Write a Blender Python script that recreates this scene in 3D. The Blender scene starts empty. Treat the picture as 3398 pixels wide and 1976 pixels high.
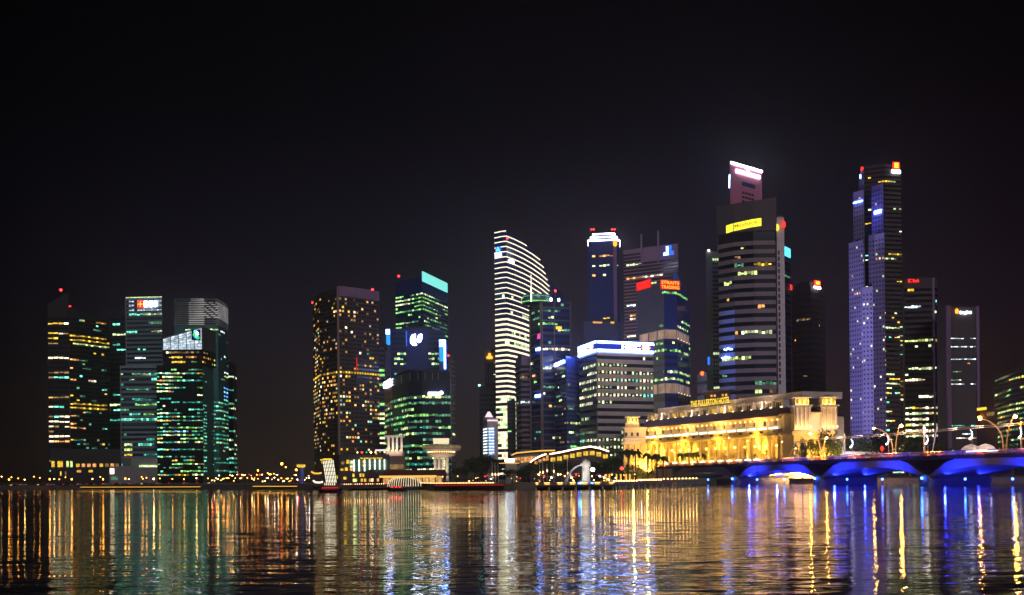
import bpy, math, random
from mathutils import Vector
sc = bpy.context.scene
R = math.radians
# ---------------------------------------------------------------- camera, world, light, exposure
H, F, CX, HY, ROLL = 5.2, 3770.0, 1699.0, 1583.0, 0.010
cam_d = bpy.data.cameras.new('camera'); cam = bpy.data.objects.new('camera', cam_d)
sc.collection.objects.link(cam); sc.camera = cam
cam.location = (0, 0, H); cam.rotation_euler = (math.pi/2, ROLL, 0)
cam_d.sensor_width = 36; cam_d.lens = 36*F/3398.0; cam_d.shift_y = (HY-988)/3398.0
cam_d.clip_start = 0.5; cam_d.clip_end = 12000
sc.render.resolution_x = 1024; sc.render.resolution_y = 595
w = bpy.data.worlds.new('World'); sc.world = w; w.use_nodes = True
nt = w.node_tree; nt.nodes.clear()
def nn(nt, t, **k):
    n = nt.nodes.new(t)
    for a, b in k.items(): setattr(n, a, b)
    return n
out = nn(nt, 'ShaderNodeOutputWorld'); bg = nn(nt, 'ShaderNodeBackground'); nt.links.new(bg.outputs[0], out.inputs[0])
tc = nn(nt, 'ShaderNodeTexCoord'); sep = nn(nt, 'ShaderNodeSeparateXYZ'); nt.links.new(tc.outputs['Generated'], sep.inputs[0])
# night sky: city glow near the horizon, strongest over the business district, fading to black overhead
ramp = nn(nt, 'ShaderNodeValToRGB'); nt.links.new(sep.outputs['Z'], ramp.inputs[0])
e = ramp.color_ramp.elements
e[0].position = 0.0; e[0].color = (0.040, 0.027, 0.018, 1)
e[1].position = 1.0; e[1].color = (0.0006, 0.0004, 0.0006, 1)
for p, c in ((0.05, (0.024, 0.017, 0.016)), (0.13, (0.0130, 0.0105, 0.0170)), (0.22, (0.0068, 0.0058, 0.0100)), (0.30, (0.0030, 0.0027, 0.0036)), (0.42, (0.0012, 0.0010, 0.0011))):
    q = e.new(p); q.color = c + (1,)
azr = nn(nt, 'ShaderNodeValToRGB'); nt.links.new(sep.outputs['X'], azr.inputs[0])
m01 = nn(nt, 'ShaderNodeMath', operation='MULTIPLY_ADD'); m01.inputs[1].default_value = 0.5; m01.inputs[2].default_value = 0.5
nt.links.new(sep.outputs['X'], m01.inputs[0]); nt.links.new(m01.outputs[0], azr.inputs[0])
e = azr.color_ramp.elements
e[0].position = 0.27; e[0].color = (0.10, 0.10, 0.10, 1); e[1].position = 0.74; e[1].color = (0.35, 0.22, 0.22, 1)
for p, c in ((0.33, (0.45, 0.45, 0.5)), (0.40, (0.8, 0.8, 0.85)), (0.5, (1.05, 1.0, 1.1)), (0.60, (1.15, 1.0, 1.2)), (0.67, (0.8, 0.55, 0.6))):
    q = e.new(p); q.color = c + (1,)
mul = nn(nt, 'ShaderNodeMix', data_type='RGBA', blend_type='MULTIPLY'); mul.inputs[0].default_value = 1
nt.links.new(ramp.outputs[0], mul.inputs[6]); nt.links.new(azr.outputs[0], mul.inputs[7])
nz = nn(nt, 'ShaderNodeTexNoise'); nz.inputs['Scale'].default_value = 3.5; nz.inputs['Detail'].default_value = 3
nt.links.new(tc.outputs['Generated'], nz.inputs['Vector'])
mr = nn(nt, 'ShaderNodeMapRange'); mr.inputs[1].default_value = 0.25; mr.inputs[2].default_value = 0.75; mr.inputs[3].default_value = 0.75; mr.inputs[4].default_value = 1.25
nt.links.new(nz.outputs[0], mr.inputs[0])
nt.links.new(mul.outputs[2], bg.inputs[0]); nt.links.new(mr.outputs[0], bg.inputs[1])
# added fill sun from behind the viewer, wide and dim, so the facades read
sd = bpy.data.lights.new('facade_fill', 'SUN'); sd.energy = 0.6; sd.angle = R(14); sd.color = (0.95, 0.86, 1.0)
so = bpy.data.objects.new('facade_fill', sd); sc.collection.objects.link(so)
so.rotation_euler = (R(68), 0, R(16))
sc.view_settings.view_transform = 'Standard'; sc.view_settings.look = 'None'
sc.view_settings.exposure = 0; sc.view_settings.gamma = 1
# ---------------------------------------------------------------- pixel -> world helpers (measuring only)
cr, sr = math.cos(ROLL), math.sin(ROLL)
def ab(px, py):
    du, dv = px-CX, HY-py
    return du*cr+dv*sr, -du*sr+dv*cr
def P(px, py, D):
    a, b = ab(px, py); return Vector((a/F*D, D, H+b/F*D))
def XY(px, D, py=1500): v = P(px, py, D); return (v.x, v.y)
def ZP(px, py, D): return P(px, py, D).z
# ---------------------------------------------------------------- materials
MATS = {}; WINK = 2.5
def newmat(name):
    m = bpy.data.materials.new(name); m.use_nodes = True; m.node_tree.nodes.clear(); MATS[name] = m
    o = nn(m.node_tree, 'ShaderNodeOutputMaterial'); return m, m.node_tree, o
def pbr(name, col, rough=0.6, metal=0.0, var=0.25, scale=0.35, bump=0.0, spec=0.4):
    m, t, o = newmat(name)
    p = nn(t, 'ShaderNodeBsdfPrincipled'); t.links.new(p.outputs[0], o.inputs[0])
    p.inputs['Roughness'].default_value = rough; p.inputs['Metallic'].default_value = metal
    p.inputs['Specular IOR Level'].default_value = spec
    tc = nn(t, 'ShaderNodeTexCoord'); n = nn(t, 'ShaderNodeTexNoise'); n.inputs['Scale'].default_value = scale; n.inputs['Detail'].default_value = 5
    t.links.new(tc.outputs['Object'], n.inputs['Vector'])
    mx = nn(t, 'ShaderNodeMix', data_type='RGBA'); t.links.new(n.outputs[0], mx.inputs[0])
    mx.inputs[6].default_value = tuple(c*(1-var) for c in col)+(1,); mx.inputs[7].default_value = tuple(min(1, c*(1+var)) for c in col)+(1,)
    t.links.new(mx.outputs[2], p.inputs['Base Color'])
    if bump:
        b = nn(t, 'ShaderNodeBump'); b.inputs['Strength'].default_value = bump; b.inputs['Distance'].default_value = 0.1
        t.links.new(n.outputs[0], b.inputs['Height']); t.links.new(b.outputs[0], p.inputs['Normal'])
    return m
def lit(name, col, s, lo=0.16, hi=1.4, scale=0.6, sample=False, nlo=0.45):
    """something that gives off light: brightness differs from pane to pane and a little inside each pane"""
    m, t, o = newmat(name)
    em = nn(t, 'ShaderNodeEmission'); t.links.new(em.outputs[0], o.inputs[0]); em.inputs[0].default_value = tuple(col)+(1,); s = s*(WINK if name.startswith('w_') else 1)
    if lo == hi and nlo == 1: em.inputs[1].default_value = s*lo
    else:
        g = nn(t, 'ShaderNodeNewGeometry'); r = nn(t, 'ShaderNodeMapRange'); pw = nn(t, 'ShaderNodeMath', operation='POWER'); pw.inputs[1].default_value = 1.7 if name.startswith('w_') else 1; t.links.new(g.outputs['Random Per Island'], pw.inputs[0]); t.links.new(pw.outputs[0], r.inputs[0])
        r.inputs[3].default_value = lo*s; r.inputs[4].default_value = hi*s
        tc = nn(t, 'ShaderNodeTexCoord'); n = nn(t, 'ShaderNodeTexNoise'); n.inputs['Scale'].default_value = scale; n.inputs['Detail'].default_value = 3
        t.links.new(tc.outputs['Object'], n.inputs['Vector'])
        r2 = nn(t, 'ShaderNodeMapRange'); t.links.new(n.outputs[0], r2.inputs[0]); r2.inputs[1].default_value = 0.35; r2.inputs[2].default_value = 0.65
        r2.inputs[3].default_value = nlo; r2.inputs[4].default_value = 1.15
        mm = nn(t, 'ShaderNodeMath', operation='MULTIPLY'); t.links.new(r.outputs[0], mm.inputs[0]); t.links.new(r2.outputs[0], mm.inputs[1])
        t.links.new(mm.outputs[0], em.inputs[1])
    try: m.cycles.emission_sampling = 'AUTO' if sample else 'NONE'
    except Exception: pass
    return m
def bulb(name, col, s): return lit(name, col, s, 1, 1, nlo=1, sample=True)
# lit panes; dim green ones also imitate teal sheen on glass
lit('w_green', (0.25, 0.68, 0.17), 0.95); lit('w_gwhite', (0.68, 0.84, 0.42), 1.1); lit('w_teal', (0.06, 0.50, 0.36), 0.62)
lit('w_cyan', (0.16, 0.80, 0.55), 1.15); lit('w_warm', (1.0, 0.42, 0.11), 0.9); lit('w_yellow', (1.0, 0.60, 0.05), 0.8)
lit('w_white', (1.0, 0.84, 0.55), 1.35); lit('w_dimgreen', (0.10, 0.30, 0.17), 0.7); lit('w_dimwarm', (0.5, 0.30, 0.12), 0.4)
lit('w_blue', (0.10, 0.35, 1.0), 1.1); lit('w_ltblue', (0.25, 0.6, 1.0), 1.3); lit('w_cool', (0.75, 0.9, 1.0), 1.5)
lit('w_lime', (0.62, 0.80, 0.25), 1.1); lit('w_pure_green', (0.1, 0.9, 0.15), 0.9)
lit('w_navy', (0.012, 0.02, 0.075), 0.9, 0.7, 1.2); lit('w_blueglow', (0.02, 0.05, 0.45), 0.9, 0.8, 1.1)
# dark facades
pbr('glass_black', (0.010, 0.012, 0.020), 0.15, var=0.3, scale=0.05); pbr('glass_dark', (0.02, 0.028, 0.045), 0.18, var=0.3, scale=0.05)
pbr('glass_navy', (0.03, 0.05, 0.22), 0.2, var=0.3, scale=0.04); pbr('glass_teal', (0.07, 0.24, 0.22), 0.2, var=0.3, scale=0.05)
pbr('wall_black', (0.03, 0.03, 0.035), 0.7); pbr('wall_navy', (0.06, 0.07, 0.17), 0.6); pbr('wall_brown', (0.085, 0.065, 0.062), 0.7)
pbr('wall_dgrey', (0.085, 0.07, 0.07), 0.7); pbr('wall_grey', (0.28, 0.27, 0.28), 0.7); pbr('wall_bluelit', (0.40, 0.45, 1.0), 0.6, var=.1); pbr('wall_stone', (0.60, 0.52, 0.46), 0.75)
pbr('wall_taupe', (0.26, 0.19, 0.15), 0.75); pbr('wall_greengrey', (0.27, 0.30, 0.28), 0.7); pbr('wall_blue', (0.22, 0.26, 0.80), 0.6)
pbr('wall_purplelit', (0.50, 0.44, 0.86), 0.7, var=0.15, scale=0.02); pbr('wall_plum', (0.26, 0.16, 0.26), 0.7); pbr('wall_pink', (0.65, 0.20, 0.30), 0.7)
pbr('wall_white', (0.70, 0.68, 0.66), 0.6); pbr('metal_grey', (0.25, 0.27, 0.28), 0.4, 0.6); pbr('louvre', (0.24, 0.38, 0.42), 0.45, 0.3)
pbr('hotel_wall', (0.62, 0.50, 0.34), 0.7, var=0.12, scale=0.5, bump=0.3); pbr('hotel_pale', (0.66, 0.58, 0.50), 0.7, var=0.12, scale=0.5)
pbr('roof_tile', (0.12, 0.055, 0.04), 0.7, var=0.35, scale=2.0, bump=0.5); pbr('roof_red', (0.22, 0.07, 0.07), 0.6, var=0.3, scale=1.0)
pbr('concrete', (0.40, 0.39, 0.37), 0.75, var=0.2, scale=0.6, bump=0.3); pbr('paving', (0.16, 0.14, 0.12), 0.8, var=0.3, scale=0.3)
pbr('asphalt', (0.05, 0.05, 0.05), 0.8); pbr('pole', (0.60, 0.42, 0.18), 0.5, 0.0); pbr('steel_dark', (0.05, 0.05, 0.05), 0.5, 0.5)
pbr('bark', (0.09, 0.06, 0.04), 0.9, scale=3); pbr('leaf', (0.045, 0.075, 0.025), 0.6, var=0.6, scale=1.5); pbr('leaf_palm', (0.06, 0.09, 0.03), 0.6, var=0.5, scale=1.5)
pbr('leaf_lit', (0.12, 0.20, 0.04), 0.6, var=0.5, scale=1.5)  # leaf with lamp light put into its brighter green
pbr('hull', (0.02, 0.015, 0.015), 0.5); pbr('red_paint', (0.4, 0.03, 0.03), 0.5); pbr('white_statue', (0.80, 0.79, 0.74), 0.6, var=0.06, scale=2)
pbr('water_jet', (0.85, 0.88, 0.9), 0.6, var=0.1, scale=2); pbr('cloth_dark', (0.05, 0.05, 0.07), 0.9); pbr('cloth_red', (0.3, 0.06, 0.05), 0.9)
pbr('skin', (0.35, 0.22, 0.15), 0.7); pbr('canvas', (0.6, 0.5, 0.35), 0.8); pbr('car_dark', (0.04, 0.04, 0.05), 0.3); pbr('car_pale', (0.4, 0.38, 0.36), 0.3)
pbr('tyre', (0.02, 0.02, 0.02), 0.8); pbr('grass', (0.05, 0.08, 0.03), 0.9, scale=2)
# lamps and signs
bulb('l_orange', (1.0, 0.36, 0.045), 20); bulb('l_warm', (1.0, 0.52, 0.14), 34); bulb('l_white', (1.0, 0.86, 0.75), 20); bulb('l_red', (1.0, 0.02, 0.02), 12)
bulb('l_blue', (0.03, 0.12, 1.0), 30); bulb('l_cyan', (0.2, 0.9, 0.8), 14); bulb('l_gold', (1.0, 0.55, 0.10), 10); bulb('l_deck', (1.0, 0.55, 0.16), 14); bulb('l_soft', (1.0, 0.60, 0.22), 4.5)
bulb('s_white', (0.75, 0.78, 1.0), 16); bulb('s_cool', (0.16, 0.30, 1.0), 26); bulb('s_red', (1.0, 0.03, 0.02), 2.2); bulb('s_dred', (0.75, 0.01, 0.01), 1.0)
bulb('s_orange', (1.0, 0.35, 0.03), 2.5); bulb('s_yellow', (1.0, 0.86, 0.05), 1.6); bulb('s_blue', (0.03, 0.16, 1.0), 1.6); bulb('s_cyan', (0.1, 0.75, 1.0), 2.2)
bulb('s_gold', (1.0, 0.66, 0.05), 1.4); bulb('s_pink', (1.0, 0.05, 0.45), 1.6); bulb('s_dyel', (0.45, 0.33, 0.0), 1.0); bulb('s_green', (0.05, 0.8, 0.15), 1.2)
bulb('s_teal', (0.25, 0.95, 0.85), 1.05); bulb('strip_warm', (1.0, 0.86, 0.66), 3.0); bulb('strip_gold', (1.0, 0.52, 0.08), 1.3); bulb('strip_pale', (1.0, 0.84, 0.56), 2.0); bulb('rib_light', (1.0, 0.80, 0.50), 1.3); lit('w_pale', (0.90, 0.92, 0.58), 1.0, 0.4, 1.2)
bulb('strip_pink', (1.0, 0.62, 0.72), 1.6); bulb('strip_hot', (1.0, 0.66, 0.38), 7.0); bulb('strip_red', (0.8, 0.03, 0.01), 0.4); bulb('l_street', (1.0, 0.46, 0.07), 420); bulb('band_blue', (0.03, 0.06, 0.8), 0.6)
bulb('panel_white', (1.0, 0.90, 0.66), 1.5); bulb('panel_cream', (1.0, 0.80, 0.52), 1.1); bulb('panel_blue', (0.03, 0.35, 1.0), 1.3)
lit('crown_white', (0.70, 0.86, 1.0), 1.35, 0.5, 1.1, 0.5, nlo=0.4); lit('louvre_lit', (0.95, 0.90, 0.88), 0.75, 0.6, 1.1, 0.05); lit('louvre_dim', (0.3, 0.3, 0.33), 0.28, 0.6, 1.1, 0.05)
lit('recess_lit', (1.0, 0.62, 0.42), 0.45, 0.6, 1.1, 0.1); lit('ledge_lit', (1.0, 0.55, 0.2), 1.0, 0.6, 1.2)
# ---------------------------------------------------------------- objects
COL = sc.collection
def tag(o, label=None, cat=None, group=None, kind=None):
    if label: o['label'] = label
    if cat: o['category'] = cat
    if group: o['group'] = group
    if kind: o['kind'] = kind
    return o
def thing(name, label, cat, loc, group=None):
    o = bpy.data.objects.new(name, None); COL.objects.link(o); o.location = loc; o.empty_display_size = 1
    return tag(o, label, cat, group)
def wloc(o):
    v = Vector((0, 0, 0))
    while o is not None: v += o.location; o = o.parent
    return v
class MB:
    def __init__(s): s.v = []; s.f = []; s.m = []; s.mats = []
    def mi(s, m):
        if m not in s.mats: s.mats.append(m)
        return s.mats.index(m)
    def face(s, pts, m):
        i = len(s.v); s.v += [tuple(p) for p in pts]; s.f.append(tuple(range(i, i+len(pts)))); s.m.append(s.mi(m))
    def mesh(s, vs, fs, m):
        i = len(s.v); s.v += [tuple(p) for p in vs]; k = s.mi(m)
        for f in fs: s.f.append(tuple(i+j for j in f)); s.m.append(k)
    def prism(s, poly, z0, z1, m, cap=True):
        """poly CCW (x,y); z0/z1 a number or a list per vertex"""
        n = len(poly); a = z0 if isinstance(z0, (list, tuple)) else [z0]*n; b = z1 if isinstance(z1, (list, tuple)) else [z1]*n
        vs = [(p[0], p[1], a[i]) for i, p in enumerate(poly)]+[(p[0], p[1], b[i]) for i, p in enumerate(poly)]
        fs = [(i, (i+1) % n, n+(i+1) % n, n+i) for i in range(n)]
        if cap: fs += [tuple(range(n, 2*n)), tuple(range(n-1, -1, -1))]
        s.mesh(vs, fs, m)
    def box(s, c, d, m, rz=0.0):
        x, y, z = c; a, b, h = d[0]/2, d[1]/2, d[2]/2; co, si = math.cos(rz), math.sin(rz)
        poly = [(x+co*u-si*v, y+si*u+co*v) for u, v in ((-a, -b), (a, -b), (a, b), (-a, b))]
        s.prism(poly, z-h, z+h, m)
    def tube(s, path, r, m, n=6):
        path = [Vector(p) for p in path]; rr = r if isinstance(r, (list, tuple)) else [r]*len(path); vs = []
        for i, p in enumerate(path):
            d = (path[min(i+1, len(path)-1)]-path[max(i-1, 0)]).normalized()
            u = d.cross(Vector((0, 0, 1)) if abs(d.z) < 0.95 else Vector((1, 0, 0))).normalized(); v = d.cross(u)
            for k in range(n):
                a = 2*math.pi*k/n; vs.append(p+(u*math.cos(a)+v*math.sin(a))*rr[i])
        fs = []
        for i in range(len(path)-1):
            for k in range(n): fs.append((i*n+k, i*n+(k+1) % n, (i+1)*n+(k+1) % n, (i+1)*n+k))
        fs += [tuple(range(n-1, -1, -1)), tuple(range((len(path)-1)*n, len(path)*n))]
        s.mesh(vs, fs, m)
    def lathe(s, prof, c, m, n=16, sx=1, sy=1, a0=0, a1=2*math.pi):
        full = abs(a1-a0-2*math.pi) < 1e-6; nn_ = n if full else n+1; vs = []
        for r, z in prof:
            for k in range(nn_):
                a = a0+(a1-a0)*k/n; vs.append((c[0]+sx*r*math.cos(a), c[1]+sy*r*math.sin(a), c[2]+z))
        fs = []
        for i in range(len(prof)-1):
            for k in range(n): fs.append((i*nn_+k, i*nn_+(k+1) % nn_, (i+1)*nn_+(k+1) % nn_, (i+1)*nn_+k))
        s.mesh(vs, fs, m)
    def ball(s, c, r, m, n=8, k=5, sz=1):
        prof = [(max(r*math.sin(math.pi*i/k), r*0.02), -r*sz*math.cos(math.pi*i/k)) for i in range(k+1)]
        s.lathe(prof, c, m, n)
    def build(s, name, parent=None, origin=None, smooth=False):
        if not s.v: return None
        me = bpy.data.meshes.new(name)
        if parent is not None: o0 = wloc(parent)
        elif origin is not None: o0 = Vector(origin)
        else:
            xs = [v[0] for v in s.v]; ys = [v[1] for v in s.v]; zs = [v[2] for v in s.v]
            o0 = Vector(((min(xs)+max(xs))/2, (min(ys)+max(ys))/2, min(zs)))
        me.from_pydata([(v[0]-o0.x, v[1]-o0.y, v[2]-o0.z) for v in s.v], [], s.f)
        for m in s.mats: me.materials.append(MATS[m])
        me.polygons.foreach_set('material_index', s.m)
        if smooth: me.polygons.foreach_set('use_smooth', [True]*len(s.f))
        me.update(); o = bpy.data.objects.new(name, me); COL.objects.link(o)
        if parent is not None: o.parent = parent
        else: o.location = o0
        return o
def copy_tree(o, parent=None):
    c = o.copy(); COL.objects.link(c)
    if parent is not None: c.parent = parent
    for ch in list(o.children): copy_tree(ch, c)
    return c
def text_part(name, text, mapfn, mat, parent, bold=0.015, depth=0.25):
    """lettering as real mesh; mapfn(u 0..1, v 0..1, outward) -> world point"""
    cu = bpy.data.curves.new(name, 'FONT'); cu.body = text; cu.align_x = 'CENTER'; cu.offset = bold; cu.resolution_u = 3
    ob = bpy.data.objects.new(name, cu); COL.objects.link(ob)
    dg = bpy.context.evaluated_depsgraph_get(); me = bpy.data.meshes.new_from_object(ob.evaluated_get(dg)); bpy.data.objects.remove(ob)
    xs = [v.co.x for v in me.vertices]; ys = [v.co.y for v in me.vertices]
    x0, x1, y0, y1 = min(xs), max(xs), min(ys), max(ys)
    m = MB(); vs = [mapfn((v.co.x-x0)/(x1-x0), (v.co.y-y0)/(y1-y0), depth) for v in me.vertices]
    m.mesh(vs, [tuple(p.vertices) for p in me.polygons], mat); bpy.data.meshes.remove(me)
    return m.build(name, parent)
def light(kind, loc, energy, color, aim=None, size=1.0, sy=None, spot=70, blend=0.8, parent=None, name='floodlight'):
    d = bpy.data.lights.new(name, kind); d.energy = energy; d.color = color
    if kind == 'AREA':
        d.shape = 'RECTANGLE'; d.size = size; d.size_y = sy or size
    else: d.shadow_soft_size = size
    if kind == 'SPOT': d.spot_size = R(spot); d.spot_blend = blend
    o = bpy.data.objects.new(name, d); COL.objects.link(o); o.location = loc
    if aim is not None: o.rotation_euler = (Vector(aim)-Vector(loc)).to_track_quat('-Z', 'Y').to_euler()
    return o
ORD = ['first', 'second', 'third', 'fourth', 'fifth', 'sixth', 'seventh', 'eighth', 'ninth', 'tenth', 'eleventh', 'twelfth', 'thirteenth', 'fourteenth', 'fifteenth', 'sixteenth', 'seventeenth', 'eighteenth', 'nineteenth', 'twentieth']
TENS = {20: 'twenty', 30: 'thirty', 40: 'forty', 50: 'fifty', 60: 'sixty', 70: 'seventy', 80: 'eighty'}
def nth(i):
    i += 1
    if i <= 20: return ORD[i-1]
    t, r = i//10*10, i % 10
    if r == 0: return TENS[t][:-1]+'ieth'
    return TENS[t]+'-'+ORD[r-1]
# ---------------------------------------------------------------- tower builder
def offset_poly(poly, off):
    n = len(poly); res = []
    for i in range(n):
        p0, p1, p2 = Vector(poly[i-1]), Vector(poly[i]), Vector(poly[(i+1) % n])
        d1 = (p1-p0).normalized(); d2 = (p2-p1).normalized(); n1 = Vector((d1.y, -d1.x)); n2 = Vector((d2.y, -d2.x))
        b = (n1+n2); b = b/max(b.length, 1e-6); c = max(b.dot(n1), 0.35); q = p1+b*(off/c); res.append((q.x, q.y))
    return res
class Tower:
    def __init__(s, name, label, front, D, k=0, back=30, base=3.0, cat='skyscraper', top=None, group=None, seed=1):
        s.rng = random.Random(seed); s.fpix = front
        a, b = ab(*front[k]); zl = H+b/F*D; pts = []
        for (px, py) in front:
            a, b = ab(px, py); Di = (zl-H)*F/b; pts.append((a/F*Di, Di))
        s.front = pts; s.D = [p[1] for p in pts]; s.ztop = zl if top is None else ZP(front[top[0]][0], top[1], s.D[top[0]])
        cxm = sum(p[0] for p in pts)/len(pts); cym = sum(p[1] for p in pts)/len(pts); L = math.hypot(cxm, cym); d = (cxm/L*back, cym/L*back)
        if len(pts) == 3 or len(pts) == 2: pass
        s.poly = pts+[(pts[-1][0]+d[0], pts[-1][1]+d[1]), (pts[0][0]+d[0], pts[0][1]+d[1])]
        s.nf = len(pts)-1; s.base = base
        s.root = thing(name, label, cat, (cxm+d[0]/2, cym+d[1]/2, base), group)
    def z(s, py, i=0): return ZP(s.fpix[i][0], py, s.D[i])
    def wall(s, mat, z0=None, z1=None, off=0.0, name='wall', poly=None, z1list=None):
        m = MB(); z0 = s.base if z0 is None else z0; z1 = s.ztop if z1 is None else z1
        pl = offset_poly(s.poly, off) if off else s.poly
        m.prism(pl, z0, z1list or z1, mat); o = m.build(name, s.root)
        if z1 == s.ztop and name == 'wall' and s.ztop > 60 and len(s.poly) >= 4:
            c = Vector((sum(p[0] for p in s.poly)/len(s.poly), sum(p[1] for p in s.poly)/len(s.poly))); k = s.rng.uniform(.35, .6); sh = Vector((s.rng.uniform(-3, 3), 0))
            q = [tuple(c+sh+(Vector(p)-c)*k) for p in s.poly]; r = MB(); r.prism(q, s.ztop+.01, s.ztop+s.rng.uniform(1.6, 3.2), 'wall_black'); r.build('plant_room', s.root)
            a = c+Vector((s.rng.uniform(-5, 5), -2)); r = MB(); r.tube([(a.x, a.y, s.ztop), (a.x, a.y, s.ztop+s.rng.uniform(5, 9))], [.18, .08], 'steel_dark', 4); r.build('roof_antenna', s.root)
        return o
    def fp(s, f, u, z, off=0.0):
        """point on front face f at fraction u; f may be 'L' or 'R' for the sides"""
        n = len(s.poly)
        if f == 'R': i = s.nf
        elif f == 'L': i = n-1
        else: i = f
        a, b = Vector(s.poly[i]), Vector(s.poly[(i+1) % n]); d = (b-a).normalized(); q = a+(b-a)*u+Vector((d.y, -d.x))*off
        return Vector((q.x, q.y, z))
    def flen(s, f):
        n = len(s.poly); i = {'R': s.nf, 'L': n-1}.get(f, f); return (Vector(s.poly[i])-Vector(s.poly[(i+1) % n])).length
    def quad(s, m, f, u0, u1, z0, z1, mat, off=0.1):
        m.face([s.fp(f, u0, z0, off), s.fp(f, u1, z0, off), s.fp(f, u1, z1, off), s.fp(f, u0, z1, off)], mat)
    def slab(s, m, f, u0, u1, z0, z1, mat, off, thick):
        a, b = s.fp(f, u0, 0, off), s.fp(f, u1, 0, off); c, d = s.fp(f, u1, 0, off-thick), s.fp(f, u0, 0, off-thick)
        m.prism([(a.x, a.y), (b.x, b.y), (c.x, c.y), (d.x, d.y)], z0, z1, mat)
    def bands(s, z0, z1, n, frac, cellw, rowfn, dark='glass_dark', faces=None, name='window_band', off=0.08, gap=0.15, dual=False, zlist=None, clip=None):
        faces = list(range(s.nf)) if faces is None else faces
        fl = [f for f in faces]; side = [f for f in ('L', 'R')] if len(fl) == s.nf else []
        cells = []
        for f in fl:
            nc = max(1, round(s.flen(f)/cellw)); cells += [(f, i/nc, (i+1)/nc) for i in range(nc)]
        N = len(cells); pitch = (z1-z0)/n
        for k in range(n):
            b0 = z0+pitch*k+pitch*(1-frac)/2; b1 = b0+pitch*frac; m = MB()
            for f in fl+side: s.quad(m, f, 0.002, 0.998, b0, b1, dark, off)
            row = rowfn(s.rng, k, n, N)
            for (f, u0, u1), c in zip(cells, row):
                if not c: continue
                g = gap*(u1-u0)/2; hh = (b1-b0)
                t0 = b0+hh*s.rng.choice((0.06, 0.06, 0.1, 0.3)); t1 = b1-hh*s.rng.choice((0.05, 0.05, 0.1, 0.35))
                s.quad(m, f, u0+g, u1-g, t0, t1, c, off+0.05)
            pal = [c for c in row if c]
            for f in side:
                nc = max(1, round(s.flen(f)/max(cellw, 2.4)))
                for i in range(nc):
                    if pal and s.rng.random() < .22: s.quad(m, f, (i+.1)/nc, (i+.9)/nc, b0+.1*(b1-b0), b1-.1*(b1-b0), s.rng.choice(pal), off+.05)
            m.build(name, s.root)
    def windows(s, wins, name='window'):
        """wins: (face,u0,u1,z0,z1,mat); first 100 as parts, the rest one part"""
        wins = sorted(wins, key=lambda q: 0 if q[5].startswith('w_') else 1)
        for q in wins[:100]:
            m = MB(); s.slab(m, q[0], q[1], q[2], q[3], q[4], q[5], 0.12, 0.2); m.build(name, s.root)
        if len(wins) > 100:
            m = MB()
            for q in wins[100:]: s.slab(m, q[0], q[1], q[2], q[3], q[4], q[5], 0.12, 0.2)
            tag(m.build(name, s.root), kind='stuff')
    def part_slab(s, name, f, u0, u1, z0, z1, mat, off=0.6, thick=0.7, parent=None):
        m = MB(); s.slab(m, f, u0, u1, z0, z1, mat, off, thick); return m.build(name, parent or s.root)
    def text(s, text, f, u0, u1, z0, z1, mat, off=1.0, parent=None, bold=0.015, name='lettering'):
        return text_part(name, text, lambda u, v, d: s.fp(f, u0+(u1-u0)*u, z0+(z1-z0)*v, off), mat, parent or s.root, bold)
    def beacon(s, px, py, i=0, D=None, r=0.9):
        """small red warning light on a short mast"""
        D = D or s.D[i]+4; p = P(px, py, D); m = MB(); m.tube([(p.x, p.y, s.ztop-0.5), (p.x, p.y, p.z)], 0.2, 'steel_dark', 5); mast = m.build('mast', s.root)
        m = MB(); m.ball(p, r, 'l_red', 6, 4); m.build('warning_light', s.root)
def markov(p, persist, pal, rows=None):
    """p: chance lit (number or fn(frac)); pal: [(mat, weight)]; rows: {k: (p, pal)} overrides"""
    def fn(rng, k, n, N):
        pk = p(k/max(1, n-1)) if callable(p) else p; pl = pal
        if rows and k in rows: pk, pl = rows[k] if isinstance(rows[k], tuple) else (rows[k], pal)
        elif rng.random() < 0.25: pk *= 0.25
        elif rng.random() < 0.2: pk = min(1, pk*2)
        res = []; on = rng.random() < pk; c = None
        for i in range(N):
            if rng.random() > persist: on = rng.random() < pk; c = None
            if on:
                if c is None or rng.random() < 0.12:
                    t = rng.random()*sum(x[1] for x in pl)
                    for mname, wt in pl:
                        t -= wt
                        if t <= 0: break
                    c = mname
                res.append(c)
            else: res.append(None)
        return res
    return fn
OFF = lambda rng, k, n, N: [None]*N
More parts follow.
